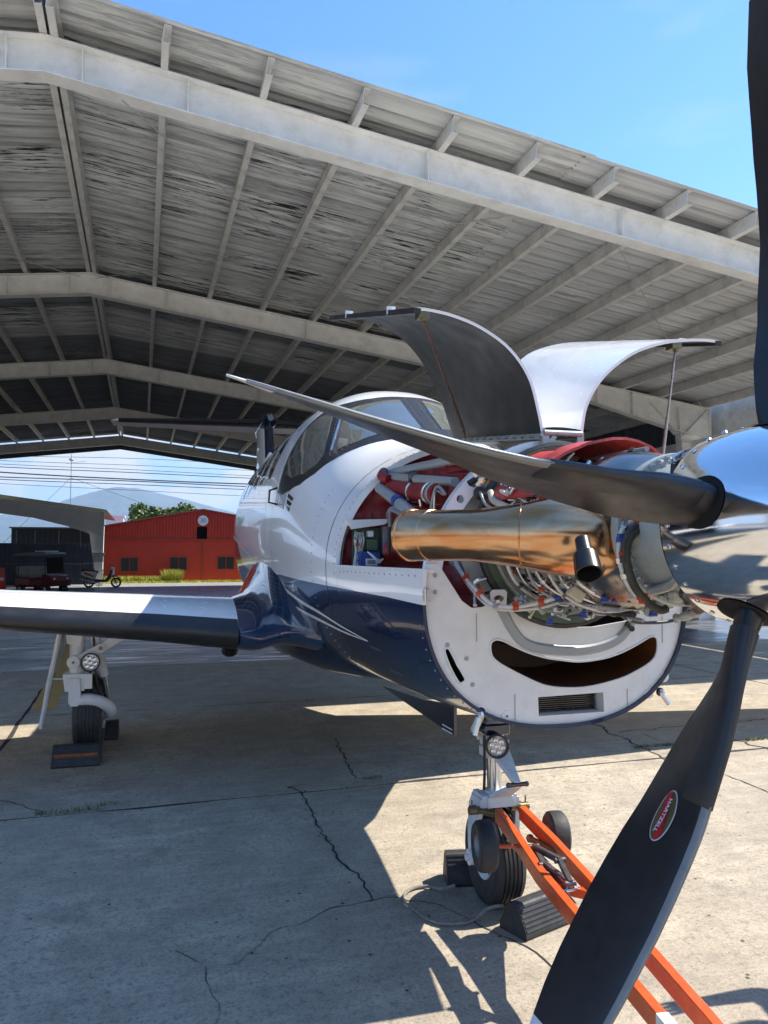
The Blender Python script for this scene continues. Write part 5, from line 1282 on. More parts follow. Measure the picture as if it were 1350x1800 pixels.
# exhaust stacks, starboard one seen whole
for sg in (1, -1):
    path = [(.58, .16), (.585, .25), (.60, .34), (.655, .45), (.745, .545), (.85, .62), (.94, .668), (.99, .690)]
    rad = [.127, .134, .124, .100, .0855, .086, .089, .0905]
    P = smooth_path([V(s, sg * t, 1.757 + .012 * i / 7) for i, (s, t) in enumerate(path)], 5); Rr = [ip([(i / 7, r) for i, r in enumerate(rad)], k / (len(P) - 1)) for k in range(len(P))]
    b = MB(); b.tube(P, Rr, 40, caps=False); b.tube(P[::-1], [r - .004 for r in Rr[::-1]], 40, m=1, caps=False)
    F_ = frames(P)[-1]; b.loft([[P[-1] + F_[0] * (r * cos(2 * pi * k / 40)) + F_[1] * (r * sin(2 * pi * k / 40)) for k in range(40)] for r in (Rr[-1], Rr[-1] - .004)])
    ex = b.build('exhaust_stack', [M['heat'], M['darkmetal']], engine, angle=70, fix=False)
    f = MB(); c = V(.60, sg * .235, 1.757); f.lathe([(.110, -.015), (.140, -.015), (.144, -.004), (.144, .012), (.136, .02), (.110, .02)], c, (-sg, -.12, 0), 48); f.build('stack_flange', M['darkmetal'], engine)
    for k in range(16):
        a = 2 * pi * k / 16; f = MB(); p = c + Vector((0, .138 * cos(a), .138 * sin(a))) + Vector((-sg * .012, 0, 0)); f.lathe([(.007, 0), (.007, .012), (0, .012)], p, (-sg, 0, 0), 6); f.build('stack_bolt', M['bright'], engine)
    f = MB(); c1 = VP(1028, 972, 't', .40) if sg > 0 else V(.55, -.40, 1.66); d = Vector((-.25 * sg, -.75, -.85)).normalized()
    f.lathe([(.021, -.05), (.022, .0), (.034, .012), (.038, .078), (.033, .078), (.030, .018), (.0, .018)], c1, d, 28); f.build('drain_spout', M['spout'], engine)
    for kk in (14, 27): f = MB(); Fr = frames(P)[kk]; f.lathe([(Rr[kk] - .002, -.004), (Rr[kk] + .0022, -.001), (Rr[kk] + .0022, .001), (Rr[kk] - .002, .004)], P[kk], Fr[2], 40); f.build('weld_seam', M['heat'], engine)
    f = MB(); Fr = frames(P)[-3]; f.lathe([(Rr[-1] - .001, -.008), (Rr[-1] + .003, -.006), (Rr[-1] + .003, .006), (Rr[-1] - .001, .008)], P[-2], Fr[2], 40); f.build('outlet_lip', M['heat'], engine)
    if sg > 0:
        f = MB(); lp_ = [V(.98 + .19 * q, .74 - .0 * q, 0) for q in (0, 1)]
        f.tube(P[1:], [r * 1.0 for r in Rr[1:]], 8, caps=False) if False else None
# front harness hoop with its clamps
E_ = lambda u, v, s=.37: VP(u, v, 's', s)
hoop = cable('harness_hoop', [E_(1150, 903), E_(1120, 912), E_(1098, 925), E_(1090, 945), E_(1088, 975), E_(1094, 1005), E_(1105, 1030), E_(1118, 1047)], .0075, M['harness'])
for u, m in ((.12, 'orange'), (.45, 'blue'), (.3, 'bright'), (.62, 'bright'), (.75, 'bright')):
    (p, d), = along(hoop, [u]); clamp(p, d, M[m], .011, .016)
sl = cable('sleeved_cable', [E_(1190, 921, .355), E_(1160, 922, .355), E_(1130, 928, .355), E_(1108, 945, .355), E_(1101, 975, .355), E_(1106, 1005, .355), E_(1118, 1035, .355), E_(1140, 1060, .355), E_(1160, 1072, .355), E_(1172, 1070, .355)], .0125, M['olive'])
cable('sleeved_cable', [E_(1150, 910, .355), E_(1128, 922, .355), E_(1106, 935, .355), E_(1097, 960, .355), E_(1096, 990, .355)], .010, M['olive'])
for u, v in ((1124, 911), (1132, 921), (1099, 973), (1131, 1052)):
    b = MB(); p = E_(u, v, .355); b.box(p, (.022, .016, .030)); b.box(p + Vector((.0, 0, .0)), (.034, .016, .010)); b.build('clamp', M['orange'], engine)
# lower harness sweeping round the belly of the engine, with red and blue clamps
lh = cable('lower_harness', [E_(800, 985, 1.35), E_(815, 1012, 1.25), E_(840, 1040, 1.12), E_(866, 1062, 1.05), E_(900, 1067, 1.0), E_(945, 1060, .98), E_(985, 1049, .92), E_(1000, 1048, .88), E_(1025, 1062, .82), E_(1055, 1068, .75), E_(1090, 1070, .68), E_(1130, 1067, .6), E_(1165, 1058, .52)], .0085, M['harness'], 8)
for u, m in ((.10, 'orange'), (.18, 'orange'), (.345, 'orange'), (.43, 'orange'), (.60, 'orange'), (.49, 'blue'), (.70, 'blue'), (.77, 'orange'), (.84, 'blue'), (.92, 'bright'), (.27, 'bright')):
    (p, d), = along(lh, [u]); clamp(p, d, M[m], .0145, .02)
cable('lower_harness', [E_(800, 992, 1.33), E_(828, 1034, 1.2), E_(868, 1069, 1.06), E_(940, 1070, 1.0), E_(1000, 1058, .9), E_(1060, 1075, .74), E_(1150, 1066, .55)], .006, M['harness'], 8)
for u, v, s in ((1062, 1052, .62), (1082, 1052, .60), (1110, 1052, .56), (996, 1035, .85), (1148, 1076, .5), (966, 1092, .9), (1024, 1080, .8)):
    b = MB(); p = E_(u, v, s); b.box(p, (.018, .014, .012)); b.box(p + Vector((.006, -.003, .010)), (.007, .014, .017)); b.cyl(p - Vector((.013, 0, .008)), p + Vector((.013, 0, -.008)), .006, 8); b.build('clamp', M['blue'], engine)
cable('drain_hose', [E_(1090, 1078, .7), E_(1098, 1086, .72), E_(1120, 1094, .75), E_(1160, 1094, .78), E_(1185, 1090, .8), E_(1200, 1082, .8)], .006, M['black'])
b = MB(); P = smooth_path([E_(1186, 1088, .55), E_(1215, 1080, .5), E_(1245, 1066, .42)], 5); b.tube(P, [.010 + .008 * (0.5 + .5 * sin(i * 2.2)) for i in range(len(P))], 10); b.build('ribbed_connector', M['alu'], engine)
b = MB(); b.tube(smooth_path([E_(1205, 1035, .30), E_(1222, 1058, .30), E_(1232, 1075, .30)], 4), [.022, .028, .026, .03, .024, .02, .02, .018, .016][:9], 10); b.build('pitch_link', M['darkmetal'], engine)
b = MB(); P = smooth_path([E_(1140, 1075, .6), E_(1165, 1060, .48), E_(1190, 1048, .40), E_(1197, 1040, .36)], 5); b.tube(P, [.018 + .006 * sin(i) for i in range(len(P))], 12); b.sphere(E_(1190, 1043, .37), .030, 12); b.build('oil_elbow', M['alu'], engine)
b = MB(); b.tube(smooth_path([E_(1205, 1000, .2), E_(1180, 1028, .3), E_(1140, 1040, .42), E_(1110, 1046, .5)], 5), .014, 10); b.build('governor_tube', M['alu'], engine)
# fuel manifold lines, probes and brackets below the exhaust
r7 = random.Random(11)
def im(u, v, s): return VP(u, v, 's', s)
for j in range(12):
    u0 = r7.uniform(835, 1110); v0 = r7.uniform(1000, 1052); s0 = .62 + (1110 - u0) / 275 * .55 + r7.uniform(0, .1); P = [im(u0, v0, s0)]
    for _ in range(3): u0 += r7.uniform(-26, 34); v0 += r7.uniform(-6, 22); P.append(im(min(1150, max(835, u0)), min(1092 - .04 * abs(u0 - 1020), max(996, v0)), s0 + r7.uniform(-.03, .06)))
    cable(r7.choice(['fuel_line', 'sense_line', 'drain_line']), P, r7.choice([.0035, .0045, .006, .009]), M[r7.choice(['bright', 'bright', 'bright', 'harness', 'alu', 'black', 'bright', 'cream'])], 4, 6)
for j in range(40):
    u0 = r7.uniform(840, 1120); v0 = r7.uniform(998, 1086); s0 = .66 + (1120 - u0) / 280 * .55; p = im(u0, v0, s0); b = MB(); kind = j % 4
    R3 = Matrix.Rotation(r7.uniform(-.9, .9), 3, 'Y') @ Matrix.Rotation(r7.uniform(-.5, .5), 3, 'X')
    if kind == 0: b.box(p, (r7.uniform(.02, .05), .02, r7.uniform(.015, .03)), rot=R3)
    elif kind == 1: b.lathe([(.0, -.02), (.009, -.02), (.009, 0), (.014, 0), (.014, .010), (.007, .010), (.007, .024), (0, .024)], p, R3 @ Vector((.4, -1, .3)), 8)
    elif kind == 2: b.lathe([(.006, -.004), (.012, -.004), (.012, .006), (.006, .006), (.006, -.004)], p, R3 @ Vector((1, -.6, 0)), 12)
    else: b.bar(p, p + R3 @ Vector((.07, 0, .02)), .012, .006); b.sphere(p, .008, 6)
    b.build(('bracket', 'fitting', 'p_clip', 'link_rod')[kind], M[r7.choice(['bright', 'alu', 'tubegrey', 'darkmetal', 'bright', 'cream'])], engine)
b = MB(); b.box(im(1012, 1050 - 6, .72), (.055, .03, .035), rot=Matrix.Rotation(.6, 3, 'Y')); b.build('sensor_box', M['cream'], engine, bevel=.003)
b = MB(); b.prism([(-.030, -.033), (.030, -.033), (.034, .024), (.022, .033), (-.022, .033), (-.034, .024)], [[(.016 * cos(q * pi / 6) * 1.3, .012 * sin(q * pi / 6)) for q in range(12)]], lambda x, y, w: im(877, 1052, 1.10) + Vector((x, w, y)), 0, .008); b.build('lifting_lug', M['white2'], engine)
b = MB(); b.cyl(im(879, 1053, 1.10) + Vector((0, -.004, 0)), im(879, 1053, 1.10) + Vector((0, .01, 0)), .010, 8); b.build('lug_bolt', M['brass'], engine)
# big mount tube and intake plenum seen under the stack
cable('mount_tube', [im(800, 985, 1.75), im(835, 1008, 1.55), im(868, 1030, 1.40)], .033, M['tubegrey'], 4, 16)
cable('mount_ring', [EO + Vector((.30 * cos(a), 1.42, .30 * sin(a))) for a in [2 * pi * k / 24 for k in range(25)]], .022, M['tubegrey'], 3, 12)
b = MB(); b.box(im(890, 1010, 1.30), (.05, .06, .10)); b.box(im(895, 1028, 1.28), (.09, .03, .05)); b.build('mount_foot', M['tubegrey'], engine, bevel=.006)
for j, (u, v, w_, m) in enumerate(((918, 1008, .022, 'black'), (905, 1000, .012, 'bright'), (960, 1000, .014, 'bright'), (872, 1000, .016, 'white2'))):
    cable('vent_pipe', [im(u - 26, v - 24, 1.30), im(u, v + 8, 1.25), im(u + 30, v + 48, 1.18)], w_ * .55, M[m], 4, 10)
# upper side: mount tubes, bleed duct, red blankets, hoses
cable('mount_tube', [im(690, 831, 2.16), im(845, 799, 1.36)], .0225, M['tubegrey'], 1, 18); cable('mount_tube', [im(685, 838, 2.15), im(800, 847, 1.45)], .021, M['tubegrey'], 1, 18); cable('mount_tube', [im(668, 858, 2.15), im(732, 908, 1.68)], .0285, M['tubegrey'], 1, 18)
cable('mount_tube', [V(2.16, -.45, 2.06), V(1.45, -.27, 1.98)], .022, M['tubegrey'], 1, 18); cable('mount_tube', [V(2.16, -.50, 1.98), V(1.45, -.30, 1.62)], .022, M['tubegrey'], 1, 18)
p, q = im(697, 879, 1.92), im(702, 883, 1.88); b = MB(); b.cyl(p, q, .0305, 18); b.build('blue_band', M['blue'], engine)
b = MB(); P = smooth_path([im(676, 828, 2.2), im(672, 838, 2.13), im(683, 842, 2.08)], 5); b.tube(P, [.02, .024, .026, .027, .027, .026, .025, .025, .024, .024, .023][:len(P)], 14); b.build('node_cover', M['red'], engine)
bd = cable('bleed_duct', [im(690, 858, 2.10), im(725, 864, 1.9), im(748, 866, 1.74), im(772, 868, 1.58)], .046, M['red'], 5, 18)
for u, m in ((.38, 'bright'), (.80, 'bright'), (.9, 'alu')):
    (p, d), = along(bd, [u]); b = MB(); b.lathe([(.047, -.008), (.053, -.006), (.053, .006), (.047, .008)], p, d, 20); b.build('duct_clamp', M[m], engine)
b = MB(); p = im(725, 838, 1.86); b.box(p, (.03, .03, .035)); b.cyl(p + Vector((0, 0, -.06)), p, .008, 8); b.lathe([(.022, -.01), (.03, -.01), (.03, .01), (.022, .01)], p, (1, -.9, 0), 16); b.build('tube_clamp', M['darkmetal'], engine)
cable('hose', [im(682, 908, 2.0), im(685, 897, 1.95), im(695, 893, 1.9), im(708, 902, 1.8)], .010, M['mast'], 5); cable('hose', [im(686, 925, 1.96), im(686, 900, 1.92), im(693, 898, 1.88), im(710, 908, 1.75)], .009, M['mast'], 5); cable('hose', [im(684, 975, 1.98), im(684, 930, 1.97), im(684, 902, 1.97)], .009, M['black'], 4)
cable('small_pipe', [im(740, 890, 1.7), im(738, 878, 1.7)], .008, M['bright'], 2); cable('small_pipe', [im(757, 897, 1.6), im(760, 880, 1.58), im(765, 860, 1.56), im(772, 856, 1.5), im(782, 868, 1.4)], .007, M['tubegrey'], 4); cable('small_pipe', [im(763, 897, 1.57), im(766, 864, 1.54), im(779, 869, 1.42)], .006, M['bright'], 4)
def cushion(name, P, th, mat, parent, seed, nu=10, nv=14):
    """a soft padded cover between four corners"""
    r = random.Random(seed); a, b_, c, d = [Vector(p) for p in P]; g = []; N_ = (b_ - a).cross(d - a).normalized()
    for i in range(nu + 1):
        row = []
        for j in range(nv + 1):
            u, v = i / nu, j / nv; p = a.lerp(b_, u).lerp(d.lerp(c, u), v); k = (sin(pi * u) * sin(pi * v)) ** .4; row.append(p + N_ * (th * k + r.uniform(-1, 1) * th * .22 * k))
        g.append(row)
    return MB().shell(g, .006, 0, 0).build(name, mat, parent, angle=80, fix=False)
cushion('insulation_blanket', [im(876, 880, 1.05), im(905, 893, .98), im(950, 830, 1.02), im(910, 818, 1.1)], -.03, M['red'], engine, 1)
cushion('insulation_blanket', [im(830, 905, 1.35), im(880, 905, 1.25), im(905, 830, 1.35), im(850, 835, 1.4)], -.025, M['red'], engine, 2)
cushion('insulation_blanket', [im(770, 835, 1.62), im(830, 830, 1.5), im(850, 800, 1.5), im(790, 812, 1.6)], -.03, M['red'], engine, 3)
cushion('insulation_blanket', [im(700, 880, 2.05), im(775, 900, 1.75), im(790, 850, 1.75), im(710, 835, 2.05)], -.02, M['red'], engine, 4)
# dark space behind the top gear, then the red cover over the top of the engine
b = MB(); g = []
for i in range(9):
    s = .78 + .05 * i; row = []
    for j in range(19):
        a = .10 + (pi * .86) * j / 18; rr = .305 + .006 * sin(1.3 * i + j * .9) + .0025 * rnd.uniform(-1, 1); row.append(EO + Vector((rr * cos(a) * 1.12, s, .02 + rr * sin(a))))
    g.append(row)
b.shell(g, .01, 0, 0, flip=True); b.build('engine_cover', M['redcover'], engine, angle=80, fix=False)
lat([(.33, 1.28), (.40, 1.30), (.40, 1.36), (.33, 1.38), (.33, 1.28)]).build('grey_seal_ring', M['tubegrey'], engine)
for j, (u, v) in enumerate(((845, 830), (858, 822), (870, 818), (862, 836), (848, 842), (905, 856), (915, 850), (925, 862), (936, 846), (945, 870), (955, 855), (965, 874), (975, 862), (985, 880), (992, 868), (1003, 882), (940, 880), (920, 880), (968, 890), (1010, 868))):
    b = MB(); p = im(u, v, .92); d = Vector((r7.uniform(-1, 1), -.4, r7.uniform(-1, 1))).normalized()
    b.lathe([(.0, -.03), (.010, -.03), (.010, -.008), (.016, -.008), (.016, .008), (.010, .008), (.010, .03), (.0, .03)], p, d, 10); b.build('connector', M[('bright', 'bright', 'alu', 'brass')[j % 4]], engine)
for j in range(30):
    u0 = r7.uniform(860, 1010); v0 = r7.uniform(842, 880); P = [im(u0, v0, .95)]
    for _ in range(3): u0 += r7.uniform(-14, 22); v0 += r7.uniform(-12, 14); P.append(im(u0, max(838, min(892, v0)), .93))
    cable(r7.choice(['sense_line', 'igniter_lead']), P, r7.choice([.004, .006, .008]), M[r7.choice(['bright', 'black', 'harness', 'alu'])], 4, 6)
b = MB(); b.prism([(-.06, -.05), (.05, -.06), (.07, .02), (.03, .06), (-.05, .05)], [], lambda x, y, w: im(930, 866, .98) + Vector((x, w, y)), 0, .05); b.build('accessory_case', M['alu'], engine, bevel=.006)
cable('cream_hose', [im(862, 865, 1.15), im(868, 880, 1.1), im(885, 888, 1.0), im(905, 897, .9)], .013, M['cream'], 6, 12); cable('ignition_lead', [im(842, 838, 1.2), im(844, 862, 1.18), im(853, 885, 1.12), im(872, 897, 1.05)], .006, M['alu'], 6)
cable('cream_hose', [im(975, 846, .9), im(968, 856, .88), im(962, 868, .88), im(965, 880, .86)], .010, M['cream'], 5, 10)
b = MB(); b.lathe([(.012, -.05), (.012, -.02), (.022, -.018), (.022, .0), (.017, .002), (.02, .02), (.02, .03), (.012, .032), (.012, .07)], im(850, 834, 1.16), (-.9, .1, -.55), 14); b.build('igniter_plug', M['black'], engine)
b = MB(); b.sphere(im(855, 866, 1.2), .045, 14, sc=(1.2, 1, .8)); b.build('black_housing', M['black'], engine)
# oil lines at the back of the spinner
for j, (u, v) in enumerate(((1190, 806), (1203, 812), (1198, 800), (1215, 803))):
    P = [im(u - 4, v + 22, .30), im(u - 2, v + 4, .30), im(u + 4, v - 1, .27), im(u + 28, v - 4, .2), im(u + 40, v - 4, .18)]; b = MB(); b.tube(smooth_path(P, 4), .0095, 10)
    for w in (.35, .6, .8): 
        (p, d), = along(smooth_path(P, 4), [w]); b.cyl(p - d * .008, p + d * .008, .013, 8)
    b.build('oil_line', M['bright'], engine); b = MB(); b.cyl(im(u - 4, v + 26, .30), im(u - 3, v + 10, .30), .013, 10); b.build('line_boot', M['black'], engine)
for j in range(7): cable('sense_line', [im(1168 + j * 4, 826, .5), im(1180 + j * 3, 818 - j, .42), im(1200 + 2 * j, 808 + r7.uniform(-3, 6), .3)], .004, M['bright' if j % 2 else 'black'], 4, 6)

# ---- cowl doors, raised on hinges either side of the spine
def door(name, front, rear, sf, sr, label):
    n = 26
    def res(P):
        Q = smooth_path([Vector((p[0], p[1], 0)) for p in P], 8); L = [0]
        for a, b_ in zip(Q[:-1], Q[1:]): L.append(L[-1] + (b_ - a).length)
        out = []
        for k in range(n + 1):
            x = L[-1] * k / n; i = max(0, min(len(Q) - 2, next((j for j in range(len(L) - 1) if L[j + 1] >= x - 1e-9), len(Q) - 2)))
            out.append(Q[i].lerp(Q[i + 1], (x - L[i]) / max(1e-9, L[i + 1] - L[i])))
        return out
    a, b_ = res(front), res(rear); g = []
    for i in range(13):
        u = i / 12; row = []
        for k in range(n + 1):
            p = a[k].lerp(b_[k], u); bulge = .018 * sin(pi * u); nrm = Vector((-(a[min(k + 1, n)] - a[max(k - 1, 0)]).y, (a[min(k + 1, n)] - a[max(k - 1, 0)]).x)).normalized()
            row.append(V(sf + (sr - sf) * u, p.x, p.y))
        g.append(row)
    return g
FS = [(.065, 2.19), (.085, 2.29), (.125, 2.42), (.21, 2.53), (.33, 2.605), (.45, 2.645), (.55, 2.66), (.60, 2.66)]
RS_ = [(.065, 2.315), (.14, 2.53), (.24, 2.715), (.345, 2.83), (.45, 2.895), (.56, 2.925), (.66, 2.93), (.735, 2.922)]
FP = [(-.10, 2.20), (-.126, 2.318), (-.207, 2.441), (-.343, 2.546), (-.482, 2.60), (-.594, 2.622), (-.70, 2.632), (-.775, 2.63)]
RP = [(-.09, 2.315), (-.15, 2.52), (-.25, 2.69), (-.36, 2.795), (-.49, 2.85), (-.62, 2.88), (-.74, 2.89), (-.82, 2.885)]
for nm, fr, re_, sg in (('starboard', FS, RS_, 1), ('port', FP, RP, -1)):
    g = door(nm, fr, re_, 1.2, 2.215, ''); dr = MB().shell(g, .012, 0, 1, flip=sg < 0).build('cowl_door', [M['white'], M['inner']], plane, 'engine cowl door raised to ' + nm + (', dark inside facing out' if sg > 0 else ', white outside facing out'), angle=70, fix=False)
    ed = [g[i][-1] for i in range(13)]; sd = MB()
    for x, y in zip(ed[:-1], ed[1:]): sd.bar(x + Vector((0, 0, -.014)), y + Vector((0, 0, -.014)), .030, .022)
    sd.build('edge_seal', M['boot'], dr)
    for k in (3, 9): b = MB(); b.bar(ed[k] + Vector((0, 0, -.002)), ed[k] + Vector((0, .012, -.002)), .036, .034); b.build('seal_clip', M['white2'], dr)
    k0 = g[0][25] if sg > 0 else g[0][20]; bx_ = MB(); bx_.box(k0 + Vector((0, .03, -.022)), (.045, .05, .03)); bx_.sphere(k0 + Vector((0, .015, -.04)), .014, 8); bx_.build('stay_bracket', M['brass'], dr)
    foot = VP(820, 768, 's', 1.75) if sg > 0 else VP(1163, 818, 's', 1.05); top_ = k0 + Vector((0, .02, -.045)); b = MB(); b.cyl(top_, top_.lerp(foot, .62), .0052, 8); b.cyl(top_.lerp(foot, .60), foot, .0068, 8); b.build('stay_rod', M['copper'], dr)
    hl = MB(); hl.bar(g[0][0] + Vector((0, 0, -.012)), g[-1][0] + Vector((0, 0, -.012)), .018, .03)
    for q in range(13): hl.cyl(g[0][0].lerp(g[-1][0], q / 12) + Vector((-.012, -.012, -.01)), g[0][0].lerp(g[-1][0], q / 12) + Vector((-.012, .012, -.01)), .009, 8)
    hl.build('piano_hinge', M['alu'], dr)
b = MB(); g = [[V(1.19 + .95 * i / 8, -.092 + .154 * j / 6, hull(1.2 + .95 * i / 8, (-.092 + .154 * j / 6) / .6)[1] + .004) for j in range(7)] for i in range(9)]
b.shell(g, .02, 0, 0, flip=True); b.build('cowl_spine', M['navy'], plane, fix=False)
b = MB(); b.box(V(1.20, .06, 2.15), (.03, .02, .09)); b.box(V(1.20, -.095, 2.15), (.03, .02, .09)); b.cyl(V(1.19, .07, 2.19), V(1.19, -.10, 2.19), .012, 10); b.bar(V(1.20, .10, 2.06), V(1.20, .02, 2.18), .02, .02); b.build('spine_bracket', M['alu'], plane)
# ================================================================== LANDING GEAR
def tyre(parent, c, R, w, rimr, treads, label=None):
    h = w / 2; pr = [(rimr, -h * .72), (R * .80, -h * .98), (R * .93, -h * .86), (R * .985, -h * .62)]
    for k in range(-treads, treads + 1):
        x = k * h * .5 / max(1, treads); pr += [(R, x - h * .055), (R - .006, x - h * .045), (R - .006, x + h * .045), (R, x + h * .055)]
    pr += [(R * .985, h * .62), (R * .93, h * .86), (R * .80, h * .98), (rimr, h * .72)]
    t = MB().lathe(pr, c, (1, 0, 0), 56).build('tyre', M['rubber'], parent, angle=30)
    r = MB(); r.lathe([(.0, -h * .35), (.05 * R / .22, -h * .60), (rimr * .62, -h * .45), (rimr * .86, -h * .60), (rimr * 1.03, -h * .80), (rimr * 1.05, -h * .6), (rimr * 1.05, h * .6), (rimr * 1.03, h * .80), (rimr * .86, h * .60), (rimr * .62, h * .45), (.05 * R / .22, h * .60), (0, h * .35)], c, (1, 0, 0), 40)
    rim = r.build('rim', M['gearwhite'], parent)
    for sg in (-1, 1):
        for k in range(6):
            a = k * pi / 3; p = Vector(c) + Vector((sg * h * .53, rimr * .74 * cos(a), rimr * .74 * sin(a))); q = MB(); q.lathe([(.0, .004), (rimr * .13, .004), (rimr * .13, -.01)], p, (sg, 0, 0), 10); q.build('rim_hole', M['black'], parent)
        q = MB(); q.lathe([(rimr * .30, 0), (rimr * .28, .02), (rimr * .12, .03), (.0, .03)], Vector(c) + Vector((sg * h * .55, 0, 0)), (sg, 0, 0), 16); q.build('hub_cap', M['alu'], parent)
    return t
def lamp(parent, c, r, d=(0, -1, 0)):
    b = MB(); b.lathe([(.0, -.03), (r * .6, -.03), (r * .98, -.006), (r * 1.0, .018), (r * .86, .020), (r * .84, .004)], c, d, 32); o = b.build('landing_light', M['black'], parent)
    b = MB(); b.lathe([(r * .85, .004), (r * .5, .010), (0, .012)], c, d, 28); b.build('lens', M['lens'], parent); z = Vector(d).normalized(); x = z.orthogonal().normalized(); y = z.cross(x)
    for k in range(7):
        a = k * 2 * pi / 6; p = Vector(c) + z * .009 + (x * cos(a) + y * sin(a)) * (r * .5 if k < 6 else 0); b = MB(); b.lathe([(r * .24, 0), (r * .20, .006), (r * .1, .004), (0, .003)], p, z, 14); b.build('reflector_cup', M['bright'], parent)
    return o
# ---- nose gear; scale check: wheel 0.46 m across
ng = empty('nose_gear', V(0, 0, 0), 0); ng.parent = plane
NS_, NT_ = 1.97, -.035                                     # wheel position (s, t)
ng.location = V(NS_, NT_, 0)
def Q(s, t, z): return Vector((-t, s, z))                  # relative to the wheel contact point
tyre(ng, Q(0, 0, .228), .228, .165, .105, 2)
b = MB()
for k, (r0, z0, z1) in enumerate(((.048, .845, 1.02), (.052, .745, .845), (.047, .70, .745))): b.cyl(Q(.0, 0, z0), Q(.0, 0, z1), r0, 24)
b.prism([(-.10, .965), (.075, .965), (.045, .87), (-.05, .87)], [], lambda u, v, w: Q(w, u, v), -.05, .05); b.box(Q(.0, .045, .735), (.045, .05, .045)); b.box(Q(-.01, .0, .775), (.12, .09, .03)); b.cyl(Q(.03, .075, .80), Q(.03, .045, .80), .02, 12)
b.build('strut', M['gearwhite'], ng, bevel=.004)
MB().cyl(Q(-.01, 0, .50), Q(.0, 0, .72), .036, 28).build('oleo_piston', M['bright'], ng)
b = MB()                                                   # fork
b.box(Q(-.02, 0, .505), (.13, .13, .05)); b.cyl(Q(-.01, 0, .48), Q(-.01, 0, .545), .050, 20)
for sg in (1, -1): 
    b.prism([(-.075, .535), (.05, .535), (.07, .47), (.045, .36), (.036, .228), (.0, .192), (-.036, .228), (-.026, .34), (-.065, .44)], [], lambda u, v, w: Q(u, sg * (w - max(0, v - .40) * .25), v), .096, .122); b.box(Q(-.015, sg * .075, .50), (.05, .12, .04)); b.cyl(Q(0, sg * .135, .228), Q(0, sg * .09, .228), .038, 16)
b.cyl(Q(0, -.15, .228), Q(0, .15, .228), .016, 12); b.build('fork', M['gearwhite'], ng)
for nm, P in (('upper_torque_link', [(-.04, .055, .76), (-.04, -.055, .76), (-.275, -.016, .645), (-.275, .016, .645)]), ('lower_torque_link', [(-.05, .06, .52), (-.05, -.06, .52), (-.275, -.02, .64), (-.275, .02, .64)])):
    q = [Q(*p) for p in P]; n_ = (q[1] - q[0]).cross(q[3] - q[0]).normalized() * .011; b = MB(); b.add([p - n_ for p in q] + [p + n_ for p in q], [(0, 1, 2, 3), (7, 6, 5, 4), (0, 4, 5, 1), (1, 5, 6, 2), (2, 6, 7, 3), (3, 7, 4, 0)]); b.build(nm, M['gearwhite'], ng, bevel=.004)
b = MB(); b.cyl(Q(-.275, .04, .643), Q(-.275, -.04, .643), .010, 10); b.sphere(Q(-.275, .045, .643), .013, 8); b.sphere(Q(-.275, -.045, .643), .013, 8); b.build('link_pin', M['darkmetal'], ng)
b = MB(); b.add([Q(.02, -.085, .53), Q(.02, -.10, .53), Q(-.05, -.115, .33), Q(.08, -.115, .30), Q(.02, -.1, .3)], [(0, 1, 2), (0, 2, 4, 3)]); b.build('red_marker_plate', M['logored'], ng)
for sg in (1, -1):
    b = MB(); b.cyl(Q(-.02, sg * .075, .465), Q(-.02, sg * .135, .465), .016, 12); b.build('tow_lug', M['darkmetal'], ng)
lamp(ng, Vector(VP(873, 1311, 's', 1.78)) - ng.location, .056, (-.15, -1, .05))
b = MB(); p = Vector(VP(868, 1279, 's', 1.86)) - ng.location; b.box(p, (.13, .10, .055)); b.build('actuator_box', M['navy'], ng, bevel=.01)
b = MB(); b.tube([Vector(VP(848, 1252, 's', 1.75)) - ng.location, Vector(VP(834, 1278, 's', 1.85)) - ng.location, Vector(VP(838, 1290, 's', 1.98)) - ng.location], .012, 8); b.bar(Vector(VP(846, 1256, 's', 1.75)) - ng.location, Vector(VP(833, 1284, 's', 1.85)) - ng.location, .03, .02); b.tube([Vector(VP(893, 1270, 's', 1.86)) - ng.location, Vector(VP(888, 1283, 's', 1.88)) - ng.location], .008, 8); b.build('door_link', M['gearwhite'], ng)
cablep = smooth_path([Q(-.02, .055, .9), Q(-.04, .065, .8), Q(-.03, .06, .66), Q(-.02, .06, .55)], 5); MB().tube(cablep, .007, 6).build('brake_hose', M['black'], ng)
# navy door hanging at the starboard side of the nose gear well
dd = [VP(672, 1207, 't', .21), VP(735, 1228, 't', .21), VP(798, 1240, 't', .21), VP(798, 1294, 't', .21)]
b = MB(); b.add(dd + [p + Vector((.015, 0, 0)) for p in dd], [(0, 1, 2, 3), (7, 6, 5, 4), (0, 4, 5, 1), (1, 5, 6, 2), (2, 6, 7, 3), (3, 7, 4, 0)]); nd = b.build('nose_gear_door', M['navy'], plane)
for v0 in (1272, 1279):
    b = MB(); p, q = VP(777, v0, 't', .2125), VP(795, v0 + 10, 't', .2125); b.add([p, q, q + Vector((0, 0, -.006)), p + Vector((0, 0, -.006))], [(0, 1, 2, 3)]); b.build('door_stripe', M['white2'], nd)
